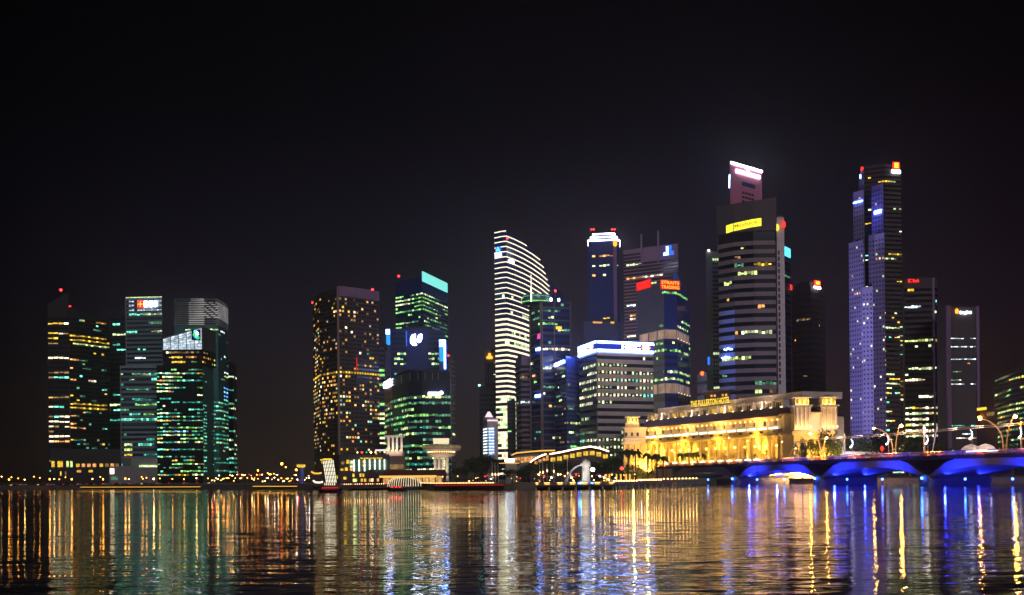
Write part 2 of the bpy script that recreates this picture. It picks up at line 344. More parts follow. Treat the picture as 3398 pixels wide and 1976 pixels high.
# ================================================================ setting: water, ground
def water_material():
    m, t, o = newmat('water')
    p = nn(t, 'ShaderNodeBsdfPrincipled'); t.links.new(p.outputs[0], o.inputs[0])
    p.inputs['Base Color'].default_value = (0.002, 0.004, 0.006, 1); p.inputs['Roughness'].default_value = 0.025; p.inputs['IOR'].default_value = 1.62
    tc = nn(t, 'ShaderNodeTexCoord'); acc = None
    # slopes of the waves (swell, chop, ripples), crests lying roughly across the view
    for sx, sy, det, ax, ay in ((0.12, 0.5, 1, 0.035, 0.06), (0.38, 1.7, 1.5, 0.07, 0.21), (1.1, 4.6, 1, 0.07, 0.20), (0.02, 0.035, 1, 0.015, 0.02), (0.025, 0.13, 1, 0.02, 0.085)):
        mp = nn(t, 'ShaderNodeMapping'); mp.inputs['Scale'].default_value = (sx, sy, 1); mp.inputs['Rotation'].default_value = (0, 0, R(7*sy))
        t.links.new(tc.outputs['Object'], mp.inputs['Vector'])
        n = nn(t, 'ShaderNodeTexNoise'); n.inputs['Scale'].default_value = 1.0; n.inputs['Detail'].default_value = det; n.inputs['Distortion'].default_value = 0.3
        t.links.new(mp.outputs[0], n.inputs['Vector'])
        s1 = nn(t, 'ShaderNodeVectorMath', operation='SUBTRACT'); s1.inputs[1].default_value = (0.5, 0.5, 0.5); t.links.new(n.outputs['Color'], s1.inputs[0])
        s2 = nn(t, 'ShaderNodeVectorMath', operation='MULTIPLY'); s2.inputs[1].default_value = (ax*WAVE, ay*WAVE, 0); t.links.new(s1.outputs[0], s2.inputs[0])
        if acc is None: acc = s2.outputs[0]
        else:
            ad = nn(t, 'ShaderNodeVectorMath', operation='ADD'); t.links.new(acc, ad.inputs[0]); t.links.new(s2.outputs[0], ad.inputs[1]); acc = ad.outputs[0]
    up = nn(t, 'ShaderNodeVectorMath', operation='ADD'); up.inputs[1].default_value = (0, 0, 1); t.links.new(acc, up.inputs[0])
    no = nn(t, 'ShaderNodeVectorMath', operation='NORMALIZE'); t.links.new(up.outputs[0], no.inputs[0]); t.links.new(no.outputs[0], p.inputs['Normal'])
WAVE = 0.8
water_material()
m = MB(); m.face([(-3500, -300, 0), (3500, -300, 0), (3500, 5000, 0), (-3500, 5000, 0)], 'water')
tag(m.build('water', origin=(0, 0, 0)), kind='structure')
shore = [(-260, 800), XY(-60, 790), XY(300, 720), XY(850, 600), XY(1040, 556), XY(1240, 548), XY(1395, 520), XY(1440, 474), XY(1672, 458), XY(1700, 500), XY(2050, 500), XY(2215, 560)]
rear = [(118.2-25.3*1.15+16, 600+68.5*1.15+30), (118.2+22+14, 600+40), (118.2+25.3*1+60, 600-68.5+60), (118.2+25.3*2+100, 600-68.5*2+90), (420, 470), (3200, 470)]
poly = shore+rear+[(3200, 4800), (-3200, 4800), (-3200, 800)]
m = MB(); m.prism(poly, -1.0, 2.5, 'paving'); tag(m.build('ground', origin=(0, 600, 2.5)), kind='structure')

# ================================================================ towers, left cluster
G_OFF = [('w_green', 3), ('w_gwhite', 3), ('w_lime', 1), ('w_dimgreen', 3), ('w_warm', .5)]
G_TEAL = [('w_teal', 5), ('w_cyan', 2), ('w_gwhite', 2), ('w_dimgreen', 3), ('w_green', 1)]
G_MIX = [('w_gwhite', 2), ('w_warm', 2), ('w_yellow', 1.5), ('w_white', 1), ('w_cyan', 1)]
G_RES = [('w_warm', 4), ('w_yellow', 3), ('w_white', 1), ('w_dimwarm', 3), ('w_cyan', .4)]
def fixed(rows, default=OFF):
    """rows: {k: fn(i/N) -> mat or None}"""
    def fn(rng, k, n, N):
        return [rows[k](i/max(1, N-1)) for i in range(N)] if k in rows else default(rng, k, n, N)
    return fn
def seg(*parts):
    def f(u):
        for a, b, c in parts:
            if a <= u <= b: return c
        return None
    return f

T = Tower('residential_tower', 'far-left near-black residential tower with a red light on its tip', [(158, 1046), (228, 1046)], 985, back=26, seed=3)
T.wall('wall_black')
m = MB(); a, b = T.poly[0], T.poly[1]; m.prism(T.poly, T.ztop+0.01, [T.z(1010), T.z(968, 1), T.z(968, 1), T.z(1010)], 'wall_black'); m.build('sail_roof', T.root)
p = P(202, 963, 990); m = MB(); m.tube([(p.x, p.y, T.ztop), p], 0.25, 'steel_dark'); m.build('mast', T.root); m = MB(); m.ball(p, 1.1, 'l_red', 7, 5); m.build('warning_light', T.root)
T.bands(8, T.ztop-1, 33, 0.42, 4.0, markov(0.42, 0.72, [('w_yellow', 3), ('w_warm', 3), ('w_white', 2), ('w_cyan', 1), ('w_dimwarm', 3)]), 'glass_black')

T = Tower('residential_tower', 'black curved residential tower with two slanting yellow-lit floors beside the far-left tower', [(230, 1046), (262, 1049), (300, 1054), (335, 1059), (362, 1063)], 965, back=28, seed=5)
T.wall('wall_black')
m = MB(); zt = [T.z(1016), T.z(1028), T.z(1038), T.z(1046), T.z(1052), T.z(1052), T.z(1016)]
m.prism(T.poly, T.ztop+0.01, zt, 'wall_black'); m.build('sail_roof', T.root); T.beacon(232, 1018, 0)
res = markov(0.16, 0.35, [('w_warm', 4), ('w_yellow', 3), ('w_cyan', 1.2), ('w_dimgreen', 3), ('w_teal', 2), ('w_white', 1)])
yl = lambda u: 'w_yellow' if u < 0.93 else None
T.bands(8, T.ztop-2, 40, 0.5, 2.6, fixed({34: lambda u: 'w_yellow', 35: yl, 33: lambda u: 'w_lime' if int(u*19) % 3 else None, 18: yl, 17: yl}, res), 'glass_black')

T = Tower('office_tower', 'dark office slab half hidden behind the left edge of the striped glass tower', [(360, 1046), (424, 1044)], 1090, back=30, seed=7)
T.wall('wall_black')
T.bands(8, T.ztop-2, 32, 0.45, 4.0, fixed({30: seg((.1, .55, 'w_cyan')), 28: seg((.1, 1, 'w_gwhite')), 26: seg((.1, .6, 'w_teal')), 25: seg((.3, 1, 'w_cyan'))}, markov(0.10, 0.8, G_TEAL)), 'glass_black')

T = Tower('office_tower', 'tall slate office tower with fine horizontal stripes and a red-white sign', [(418, 990), (537, 987)], 962, back=34, seed=9)
zsp = T.z(1216); lowf = [XY(402, 958, 1400), XY(522, 958, 1400)]
T.wall('louvre', z0=zsp); m = MB(); L0 = Vector(lowf[0]); L1 = Vector(lowf[1]); m.prism([tuple(L0), tuple(L1), (L1.x+8, L1.y+34), (L0.x-8, L0.y+34)], T.base, zsp-0.02, 'louvre'); m.build('lower_wall', T.root)
crown = lambda u: 'crown_white' if (u*4.3) % 1 > 0.08 else None
T.bands(zsp+1, T.ztop-1, 15, 0.5, 2.4, fixed({14: crown, 13: crown, 12: crown, 11: seg((.02, .5, 'w_cyan'), (.55, 1, 'w_gwhite')), 9: seg((.65, 1, 'w_dimgreen')), 7: seg((0, .26, 'w_cyan'), (.68, 1, 'w_gwhite')), 3: seg((.1, .14, 'w_cyan'), (.3, .34, 'w_cyan'), (.5, .54, 'w_cyan')), 1: seg((.25, .5, 'w_cool'))}), 'glass_dark')
T2 = Tower.__new__(Tower); T2.rng = random.Random(4); T2.root = T.root; T2.poly = [tuple(L0), tuple(L1), (L1.x+8, L1.y+34), (L0.x-8, L0.y+34)]; T2.nf = 1; T2.base = 3; T2.front = T2.poly[:2]
full = seg((0, 1, 'w_cyan')); T2.bands(8, zsp-1, 22, 0.52, 2.4, fixed({21: OFF(None, 0, 0, 0) or seg(), 17: seg((.1, .9, 'w_dimgreen')), 15: seg((0, .05, 'w_teal'), (.3, .98, 'w_teal')), 14: seg((.35, 1, 'w_green')), 11: full, 2: full, 1: seg((0, .75, 'w_gwhite'), (.85, 1, 'w_cyan')), 6: seg((.05, .3, 'w_lime'), (.5, .95, 'w_cyan')), 4: seg((.05, .28, 'w_yellow'), (.6, 1, 'w_teal')), 5: seg((.05, .28, 'w_lime')), 3: seg((.8, 1, 'w_gwhite'))}, markov(0.22, 0.7, G_TEAL)), 'glass_dark')
for f, z0, z1, tw in ((0, T.base, zsp, T2), (0, zsp, T.ztop, T)):
    mm = MB(); n = int((z1-z0)/1.9)
    for i in range(n): tw.slab(mm, 0, 0, 1, z0+i*1.9, z0+i*1.9+0.35, 'metal_grey', 0.5, 0.4)
    mm.build('louvre_stripes', T.root)
T.part_slab('edge_fin', 0, -0.012, 0.01, zsp, T.ztop+1, 'wall_grey', 0.9, 1.2); T2.part_slab('edge_fin', 0, -0.012, 0.01, 3, zsp, 'wall_grey', 0.9, 1.2)
m = MB(); T.slab(m, 0, 0, 1, T.ztop+0.05, T.ztop+0.6, 'w_gwhite', 0.6, 0.6); m.build('roof_edge_light', T.root)
sg = T.part_slab('sign', 0, 0.335, 0.50, T.z(1024), T.z(1000), 's_red', 1.2, 0.5)
m = MB(); zc = (T.z(1024)+T.z(1000))/2
for k in range(2):
    c = T.fp(0, 0.418, zc, 1.4); d = (T.fp(0, 1, 0)-T.fp(0, 0, 0)).normalized(); s_ = 2.0; q = []
    for w_, h_ in ((-2.2, -.5), (-.5, -.5), (-.5, -2.2), (.5, -2.2), (.5, -.5), (2.2, -.5), (2.2, .5), (.5, .5), (.5, 2.2), (-.5, 2.2), (-.5, .5), (-2.2, .5)): q.append(c+d*w_+Vector((0, 0, h_)))
m.face(q, 's_orange'); m.build('emblem', sg)
T.text('DBS', 0, 0.52, 0.88, T.z(1022), T.z(1002), 's_white', 1.3, bold=0.05)

T = Tower('office_tower', 'glass office tower with a slanting white-lit crown and a green and blue logo panel', [(519, 1213), (672, 1213)], 905, back=30, seed=11)
T.wall('glass_black')
m = MB(); pl = [XY(541, 905, 1150), XY(671, 905, 1150)]; pl += [(pl[1][0]+3, 935), (pl[0][0]+3, 935)]
zc0 = T.z(1162); m.prism(pl, T.ztop+0.01, zc0-0.02, 'glass_black'); m.build('upper_wall', T.root)
Q = Tower.__new__(Tower); Q.rng = random.Random(8); Q.root = T.root; Q.poly = pl; Q.nf = 1; Q.base = 3; Q.front = pl[:2]
zl, zr = ZP(541, 1122, 905), ZP(671, 1084, 905); m = MB(); m.prism(pl, zc0, [zl, zr, zr, zl], 'metal_grey'); m.build('crown', T.root)
for i in range(5):
    u0, u1 = i/5+.008, (i+1)/5-.008; m = MB(); a, b = Q.fp(0, u0, 0, .2), Q.fp(0, u1, 0, .2); z0_, z1_ = zl+(zr-zl)*u0-1, zl+(zr-zl)*u1-1
    for j in range(7):
        t0, t1 = j/7+.01, (j+1)/7-.01
        for h in range(2):
            ua, ub = u0+(u1-u0)*h/2, u0+(u1-u0)*(h+1)/2-.003; za, zb = zl+(zr-zl)*ua-1, zl+(zr-zl)*ub-1; a, b = Q.fp(0, ua, 0, .2), Q.fp(0, ub, 0, .2)
            m.face([(a.x, a.y, zc0+(za-zc0)*t0), (b.x, b.y, zc0+(zb-zc0)*t0), (b.x, b.y, zc0+(zb-zc0)*t1), (a.x, a.y, zc0+(za-zc0)*t1)], 'crown_white')
    m.build('crown_window', T.root)
sg = Q.part_slab('sign', 0, 0.74, 0.965, ZP(650, 1130, 905), ZP(650, 1095, 905), 'glass_black', 1.0, 0.5)
for u, py, r, mt in ((.84, 1102, 1.5, 's_cyan'), (.88, 1108, 1.3, 's_white'), (.82, 1112, 1.6, 's_green'), (.87, 1118, 1.4, 's_cyan'), (.90, 1122, 1.4, 's_green'), (.83, 1120, 1.0, 's_blue')):
    m = MB(); c = Q.fp(0, u, ZP(650, py, 905), 1.1); m.ball(c, r, mt, 8, 5); m.build('logo_leaf', sg)
Q.bands(T.ztop+0.5, zc0-0.3, 3, 0.45, 2.2, fixed({2: seg((.1, .95, 'w_dimwarm'), (.05, .1, 'w_white')), 1: seg((.1, .5, 'w_yellow'), (.55, .9, 'w_warm')), 0: seg((.22, .55, 'w_yellow'), (.7, .85, 'w_green'))}), 'glass_dark')
hi = lambda a, p: (a, p)
T.bands(8, T.ztop-2, 30, 0.5, 2.3, markov(lambda f: 0.45 if f < .2 else (0.85 if f < .72 else .5), 0.6, [('w_green', 2), ('w_cyan', 2.2), ('w_gwhite', 2), ('w_yellow', 1.3), ('w_teal', 3), ('w_dimgreen', 3), ('w_ltblue', .8), ('w_warm', .6)]), 'glass_black')
T.bands(zc0, zc0+0.1, 1, 0.1, 40, OFF)
m = MB(); n = 46; z0_ = 6; z1_ = zr-4
s0, s1 = XY(673, 906, 1300), XY(690, 922, 1300); m.prism([s0, s1, (s1[0], s1[1]+18), (s0[0], s0[1]+24)], 3, [zr, ZP(690, 1100, 922), ZP(690, 1100, 922), zr], 'glass_teal'); m.build('side_wing', T.root)
W = Tower.__new__(Tower); W.rng = random.Random(1); W.root = T.root; W.poly = [s0, s1, (s1[0], s1[1]+18), (s0[0], s0[1]+24)]; W.nf = 1; W.front = W.poly[:2]
W.bands(8, zr-14, 38, 0.5, 2.2, markov(lambda f: .75 if f < .55 else .12, .5, [('w_teal', 5), ('w_dimgreen', 3), ('w_cyan', 1)]), 'glass_teal')

T = Tower('office_tower', 'tall office tower with a crown of thin horizontal louvres lit white from behind', [(578, 990), (640, 988), (722, 989), (740, 1000), (756, 1012)], 1060, k=1, back=34, seed=13)
T.wall('glass_teal', z1=T.z(1080, 2)); T.wall('wall_black', z0=T.z(1080, 2)+.01, off=-1.5)
zc = T.z(1078, 2); n = 15; pit = (T.ztop-zc)/n
for i in range(n):
    m = MB(); z0_ = zc+i*pit; N = 30
    for f in range(T.nf):
        k = max(1, int(T.flen(f)/2))
        for j in range(k):
            uu = (T.fp(f, (j+.5)/k, 0).x-T.front[0][0])/(T.front[-1][0]-T.front[0][0])
            mt = 'louvre_lit' if 0.38 < uu < 0.70 or (uu > .70 and i > 3 and i < 13 and (i+j) % 3) else 'louvre_dim'  # light from behind put into the slats as glow, strongest mid crown
            if i > 12 and uu < 0.4: mt = 'louvre'
            T.slab(m, f, j/k, (j+1)/k, z0_, z0_+pit*.32, mt, 0.3, 0.5)
    m.build('crown_louvre', T.root)
T.bands(8, zc-3, 37, 0.5, 2.6, fixed({36: seg((.1, .5, 'w_gwhite'), (.6, .8, 'w_cool')), 35: seg((.15, .6, 'w_dimgreen')), 30: seg((.78, .86, 'w_cool')), 26: seg((.78, .97, 'w_cool')), 25: seg((.78, .97, 'w_lime')), 22: seg((.75, .97, 'w_blue')), 21: seg((.75, .97, 'w_ltblue')), 20: seg((.72, .97, 'w_blue')), 19: seg((.72, .98, 'w_cyan'))}, markov(lambda f: .8 if f < .6 else .15, 0.75, G_TEAL)), 'glass_teal')

T = Tower('office_tower', 'lower dark glass tower at the right edge of the left cluster', [(757, 1204), (772, 1205), (784, 1212)], 1040, back=30, seed=15)
T.wall('glass_black'); T.bands(6, T.ztop-2, 25, 0.5, 2.6, markov(lambda f: .55 if f < .7 else .25, 0.6, [('w_gwhite', 2), ('w_teal', 3), ('w_cool', 1), ('w_dimgreen', 2)]), 'glass_black')
# podium blocks at the foot of the cluster
T = Tower('podium_building', 'low dark podium with tall yellow windows at the foot of the far-left towers', [(168, 1490), (398, 1490)], 905, back=40, seed=17, cat='building')
T.wall('wall_black'); zz = [T.z(1549), T.z(1532)]
wins = [(0, u, u+wd, T.z(1551), T.z(1531), mt) for u, wd, mt in ((.01, .045, 'w_yellow'), (.095, .075, 'w_yellow'), (.22, .035, 'w_lime'), (.275, .035, 'w_lime'))]
wins += [(0, u, u+.05, T.z(1551), T.z(1540), random.Random(int(u*99)).choice(['w_warm', 'w_dimwarm', 'w_yellow'])) for u in (.36, .44, .52, .60, .70, .78, .86, .93)]
wins += [(0, .37, .43, T.z(1569), T.z(1561), 'w_warm'), (0, .54, .60, T.z(1569), T.z(1561), 'w_yellow'), (0, .13, .15, T.z(1580), T.z(1565), 'w_yellow'), (0, .20, .22, T.z(1580), T.z(1566), 'w_dimwarm')]
T.windows(wins)
T = Tower('podium_building', 'grey stepped podium with a bright vertical display at its left end', [(362, 1548), (526, 1548)], 880, back=30, seed=18, cat='building')
T.wall('wall_grey'); T.part_slab('display', 0, .02, .09, T.z(1573), T.z(1556), 'strip_hot', .4, .4); T.part_slab('upper_storey', 0, .45, 1, T.ztop+.01, T.z(1520), 'wall_greengrey', -1, 14)
T.part_slab('window', 0, .6, .97, T.z(1551), T.z(1544), 'w_gwhite', .3, .3); T.part_slab('window', 0, .04, .16, T.z(1594), T.z(1583), 'w_dimgreen', .3, .3)

# ================================================================ towers, centre left
T = Tower('residential_tower', 'brown residential tower with scattered warm windows and one yellow-lit middle floor', [(1038, 1004), (1060, 975), (1123, 956), (1180, 963), (1256, 975)], 800, k=2, back=30, seed=21)
T.wall('wall_brown')
wins = []; rng = random.Random(77); nfl = 44; zb, zt = 10, T.ztop-3; pit = (zt-zb)/nfl; mid = 24
for k in range(nfl):
    for f in range(T.nf):
        nc = max(2, round(T.flen(f)/2.6))
        for j in range(nc):
            z0_ = zb+k*pit+.7; u0 = j/nc+.2/nc; u1 = (j+1)/nc-.2/nc; col = (f*7+j) % 5
            if k == mid: c = 'w_yellow' if not (f == 1 and j < 3) else 'w_dimwarm'
            else:
                pr = .34 if 13 < k < mid else (.14 if k > mid else .12)
                if col in (1, 4): pr *= 1.6
                if f == 2: pr *= 1.1
                c = rng.choices(['w_warm', 'w_yellow', 'w_white', 'w_dimwarm', 'w_cyan', 'w_lime'], [4, 3, 2, 3, .3, .5])[0] if rng.random() < pr else 'glass_black'
            wins.append((f, u0, u1, z0_, z0_+pit*.48, c))
T.windows(wins)
T.part_slab('fin', 1, .965, 1.0, 8, T.ztop+1, 'wall_taupe', 1.2, 1.6); T.part_slab('roof_band', 2, 0, 1, T.ztop-5.5, T.ztop+1.5, 'wall_plum', .8, 1.2); T.part_slab('roof_band', 3, 0, 1, T.ztop-5.5, T.ztop+1.5, 'wall_plum', .8, 1.2)
T.beacon(1236, 962, 4); T.beacon(1038, 1005, 0)
T.part_slab('red_light_column', 2, .95, .985, T.z(1228, 2), T.z(1182, 2), 's_dred', 1.5, .6)

T = Tower('office_tower', 'narrow tower strip with stacked green-white windows just right of the brown tower', [(1256, 1153), (1277, 1153)], 830, back=24, seed=23)
T.wall('wall_navy'); T.bands(8, T.ztop-1, 26, .55, 3.5, markov(.62, .8, [('w_green', 3), ('w_gwhite', 3), ('w_warm', .7), ('w_lime', 1)]), 'glass_dark')

T = Tower('office_tower', 'tall navy office tower with green-lit floors and a slanting turquoise lit crown panel', [(1312, 918), (1402, 900), (1484, 940)], 905, k=1, back=32, seed=25)
T.wall('glass_navy', z1=T.z(918, 1))
T.bands(T.z(1096, 1), T.z(968, 1), 10, .48, 2.5, markov(.62, .75, [('w_green', 4), ('w_lime', 2), ('w_gwhite', 2), ('w_dimgreen', 3)], {8: (.9, [('w_green', 2), ('w_gwhite', 3)])}), 'glass_dark')
for i in range(6):
    zt = T.z(901, 1)-i*(T.z(901, 1)-T.z(935, 1))/6; T.part_slab('crown_panel', 1, 0, 1, zt-.93*(T.z(901, 1)-T.z(935, 1))/6, zt, 's_teal', .3, .8)
T.beacon(1323, 917, 0)

T = Tower('office_tower', 'wide navy office block with a glowing white U-shaped logo on its blank centre panel', [(1296, 1094), (1472, 1094)], 870, back=26, seed=27)
T.wall('glass_navy'); T.part_slab('logo_panel', 0, .285, .70, T.z(1238), T.z(1094)+.5, 'glass_navy', 1.2, 1.6)
c = ['w_green', 'w_lime', 'w_gwhite', 'w_dimgreen']
T.bands(T.z(1250), T.z(1100), 9, .5, 2.4, fixed({k: (lambda u, k=k: (c[(int(u*30)*7+k*3) % 4] if (.05 < u < .27 or .73 < u < .97) and (int(u*31)+k) % 5 else None)) for k in (0, 2, 3, 4)}), 'glass_dark')
def blob(T, f, pts, off, mat, name, par, thick=.5):
    m = MB(); q = [T.fp(f, u, z, off) for u, z in pts]; r = [T.fp(f, u, z, off-thick) for u, z in pts]; m.face(q, mat)
    for i in range(len(q)): m.face([q[i], r[i], r[(i+1) % len(q)], q[(i+1) % len(q)]], mat)
    return m.build(name, par)
U = lambda px: (px-1296)/176.0
lg = blob(T, 0, [(U(1364), T.z(1118)), (U(1368), T.z(1112)), (U(1379), T.z(1110)), (U(1377), T.z(1130)), (U(1378), T.z(1140)), (U(1383), T.z(1145)), (U(1378), T.z(1148)), (U(1369), T.z(1147)), (U(1362), T.z(1140)), (U(1361), T.z(1128))], 1.6, 's_white', 'logo', T.root)
blob(T, 0, [(U(1388), T.z(1114)), (U(1394), T.z(1110)), (U(1400), T.z(1111)), (U(1399), T.z(1128)), (U(1395), T.z(1136)), (U(1388), T.z(1139)), (U(1383), T.z(1136)), (U(1384), T.z(1123))], 1.6, 's_white', 'logo_dot', lg)
T.part_slab('blue_light_strip', 0, U(1347), U(1349.5), T.z(1150), T.z(1100), 's_blue', 1.7, .4)
T = Tower('display_pylon', 'narrow blue lit display strip on the left flank of the navy block', [(1280, 1092), (1296, 1092)], 864, back=6, seed=2, cat='lit sign')
T.wall('wall_navy', z0=T.z(1250)); z0_, z1_ = T.z(1145), T.z(1094); T.part_slab('display', 0, .1, .9, z0_, z1_-4, 'panel_blue', .4, .4); T.part_slab('top_light', 0, .05, .8, z1_-3.6, z1_, 's_cool', .5, .4)
T = Tower('display_pylon', 'blue and white lit display tower on the right flank of the navy block', [(1456, 1129), (1481, 1129)], 862, back=8, seed=2, cat='lit sign')
T.wall('wall_navy', z0=T.z(1250)); T.part_slab('display', 0, .06, .62, T.z(1200), T.z(1134), 'panel_blue', .4, .4); T.part_slab('edge_light', 0, .68, .9, T.z(1225), T.z(1129), 's_cool', .5, .4); T.part_slab('top_light', 0, .05, .9, T.z(1134), T.z(1129), 's_cool', .6, .4)
for i in range(3): T.part_slab('light_bar', 0, .06, .62, T.z(1141+i*5), T.z(1139+i*5), 's_cool', .6, .4)

T = Tower('office_tower', 'broad curved glass office block with green-white floors and two white signs', [(1275, 1268), (1300, 1254), (1323, 1246), (1355, 1235), (1400, 1232), (1495, 1233)], 690, k=5, back=26, seed=29)
T.wall('glass_dark')
T.bands(8, T.z(1308, 5), 13, .5, 1.9, markov(.62, .75, [('w_green', 3), ('w_gwhite', 2), ('w_dimgreen', 6), ('w_lime', 1), ('w_teal', 2.5), ('w_warm', .3)]), 'glass_dark')  # dense dim green panes also stand in for reflections on the glass
for f, u in ((2, .3), (3, .1), (3, .7), (4, .1), (4, .35), (4, .55)): T.part_slab('crown_post', f, u, u+.03, T.z(1262, 4), T.z(1236, 4), 'wall_taupe', .5, .5)
T.text('OUE', 0, .03, 1.0, T.z(1293, 0), T.z(1270, 0), 's_white', .8, bold=.04)
T.part_slab('sign', 4, .21, .58, T.z(1314, 5), T.z(1303, 5), 's_white', .8, .5); m = MB(); m.ball(T.fp(4, .66, T.z(1305, 5), .8), 1.1, 's_white', 8, 5); m.build('sign_end', T.root)
T.part_slab('corner_fin', 4, .985, 1.0, 6, T.z(1180, 5), 'wall_grey', 1, 1)
T = Tower('office_tower', 'slim unlit grey tower edge just right of the curved glass block', [(1493, 1190), (1508, 1196)], 900, back=20, seed=31)
T.wall('wall_dgrey'); T.bands(8, T.ztop-2, 24, .5, 3, markov(.02, .3, G_OFF), 'glass_dark'); T.beacon(1488, 1180, 0, r=.7)

# ================================================================ towers, centre
fr = [(1588, 1300), (1606, 1282), (1650, 1282)]
T = Tower('office_tower', 'plain grey-lilac stepped tower behind the small tiered pink-lit building', [(1590, 1282), (1655, 1282)], 1010, back=24, seed=33)
T.wall('wall_dgrey'); T.bands(20, T.ztop-6, 14, .4, 3.5, markov(.01, .3, G_OFF), 'glass_dark')
T = Tower('office_tower', 'slim grey tower with a glowing orange crown emblem left of the white-striped tower', [(1608, 1168), (1660, 1168)], 1060, back=24, seed=35)
T.wall('wall_greengrey'); m = MB()
for i in range(5): T.slab(m, 0, .18+i*.13, .26+i*.13, T.z(1285), T.z(1205), 'glass_dark', .3, .3)
m.build('window_strips', T.root); m = MB(); T.slab(m, 0, .62, .95, T.z(1206), T.z(1204), 'w_warm', .4, .3); T.slab(m, 0, .55, .9, T.z(1245), T.z(1242), 'w_gwhite', .4, .3); m.build('lit_window', T.root)
e1 = blob(T, 0, [(.12, T.z(1192)), (.5, T.z(1192)), (.5, T.z(1184)), (.4, T.z(1182)), (.38, T.z(1173)), (.24, T.z(1173)), (.22, T.z(1182)), (.12, T.z(1184))], 1.2, 's_orange', 'emblem', T.root)
m = MB(); m.ball(T.fp(0, -.35, T.z(1279), -1), .9, 'l_cyan', 6, 4); m.build('corner_light', T.root)
T = Tower('office_building', 'small old office building with a tiered pink-white lit top and blue-lit window rows', [(1603, 1392), (1617, 1388), (1652, 1388)], 880, k=2, back=20, seed=37, cat='building')
T.wall('wall_stone')
for i in range(9):
    z1_ = T.z(1421+i*10, 2)
    T.part_slab('window', 0, .05, .95, z1_-1.0, z1_, 'w_cool', .3, .3); T.part_slab('window', 1, .12, .62, z1_-.9, z1_, 'w_cool', .3, .3); T.part_slab('window', 1, .12, .62, z1_-1.9, z1_-.95, 'w_blue', .2, .3)
T.part_slab('edge_light', 1, 0, 1, T.z(1398, 2), T.z(1394, 2), 'strip_pink', .4, .5)
c = T.fp(1, .28, 0, -6)
for i, (r, py) in enumerate(((4.2, 1390), (3.0, 1383), (2.2, 1377), (1.3, 1372))):
    m = MB(); z0_ = T.z(py, 2); m.lathe([(r, 0), (r, .9), (r*.7, 1.0), (r*.7, 1.5)], (c.x, c.y, z0_), 'strip_pink' if i else 'wall_white', 12); m.build('roof_tier', T.root)

# the white-striped curved tower
prof = [(1645, 767), (1679, 764), (1723, 792), (1760, 824), (1789, 855), (1810, 883), (1825, 908), (1827, 965)]
D0 = 950
# plan: short flat left face, then a long face sweeping back to the right
plan = [(1645, 1.006), (1668, 1.0), (1683, .998), (1710, 1.012), (1740, 1.032), (1770, 1.058), (1800, 1.092), (1828, 1.135)]
root = thing('office_tower', 'tall curved office tower outlined in white light strips, top sloping down to the right', 'skyscraper', P(1740, 1500, D0+40), None)
planxy = [XY(px, D0*d, 1150) for px, d in plan]
zmax = ZP(1665, 766, D0)
def roofz(px):
    for i in range(len(prof)-1):
        if prof[i][0] <= px <= prof[i+1][0]:
            t = (px-prof[i][0])/(prof[i+1][0]-prof[i][0]); return prof[i][1]+(prof[i+1][1]-prof[i][1])*t
    return 965
OT = Tower.__new__(Tower); OT.rng = random.Random(6); OT.root = root; OT.poly = planxy+[(planxy[-1][0]+14, planxy[-1][1]+26), (planxy[0][0]+14, planxy[0][1]+40)]; OT.nf = len(plan)-1; OT.base = 3
zr = [ZP(px, roofz(px), D0*d) for px, d in plan]
m = MB(); m.prism(OT.poly, 3, zr+[zr[-1], zr[0]], 'glass_navy'); m.build('wall', root)
pitch = 4.3; nfl = int((zmax-8)/pitch); rng = random.Random(12)
px_at = lambda x, y: CX+x/y*F
for k in range(nfl+1):
    z0_ = zmax-0.4-k*pitch; m = MB(); g = MB(); anyg = False; on = False
    py_mid = HY-(z0_-H)*F/D0; top = k < 22
    dens = .08 if k < 6 else (.35 if k < 30 else (.97 if k < 50 else .5))
    rowon = rng.random() < (.25 if k < 8 else .40 if k < 28 else .92 if k < 48 else .3)
    for f in range(OT.nf):
        nc = max(1, round(OT.flen(f)/2.2))
        for j in range(nc):
            u0, u1 = j/nc, (j+1)/nc; zloc = zr[f]+(zr[f+1]-zr[f])*(u0+u1)/2
            if zloc < z0_-.3: continue
            OT.slab(m, f, u0, u1, z0_-.6, z0_, 'strip_pale', .5, .55)
            if k > 16: OT.slab(m, f, u0, u1, z0_-1.5, z0_-.95, 'strip_pale', .4, .5)
            if rng.random() > .7: on = rng.random() < dens
            if zloc > z0_ and k < nfl-1:
                c_ = None
                if (rowon and on): c_ = rng.choice(['w_green', 'w_pale', 'w_pale', 'w_gwhite', 'w_pale', 'w_pale'] if rng.random() < .95 else ['w_warm'])
                OT.quad(g, f, u0+.02, u1-.02, z0_-pitch+.1, z0_-1.6, c_ or 'glass_navy', .15); anyg = True
    m.build('floor_light_strip', root)
    if anyg: g.build('window_band', root)
m = MB(); OT.slab(m, 0, .2, 1, ZP(1660, 852, D0), ZP(1660, 838, D0), 's_white', 1.2, .4); sg = m.build('sign', root)
m = MB(); OT.slab(m, 0, .25, .95, ZP(1660, 835, D0), ZP(1660, 818, D0), 's_blue', 1.0, .3); l_ = m.build('logo_panel', root)
for u, py in ((.6, 823), (.45, 830), (.75, 830)):
    m = MB(); m.ball(OT.fp(0, u, ZP(1660, py, D0), 1.2), .95, 's_cyan', 8, 5); m.build('logo_dot', l_)
m = MB(); OT.slab(m, 2, .25, .8, ZP(1700, 870, D0), ZP(1700, 860, D0), 's_white', 1.0, .3); m.build('sign', root)
m = MB(); m.ball(OT.fp(2, 0, ZP(1686, 794, D0), 1), .8, 'l_red', 6, 4); m.build('warning_light', root)

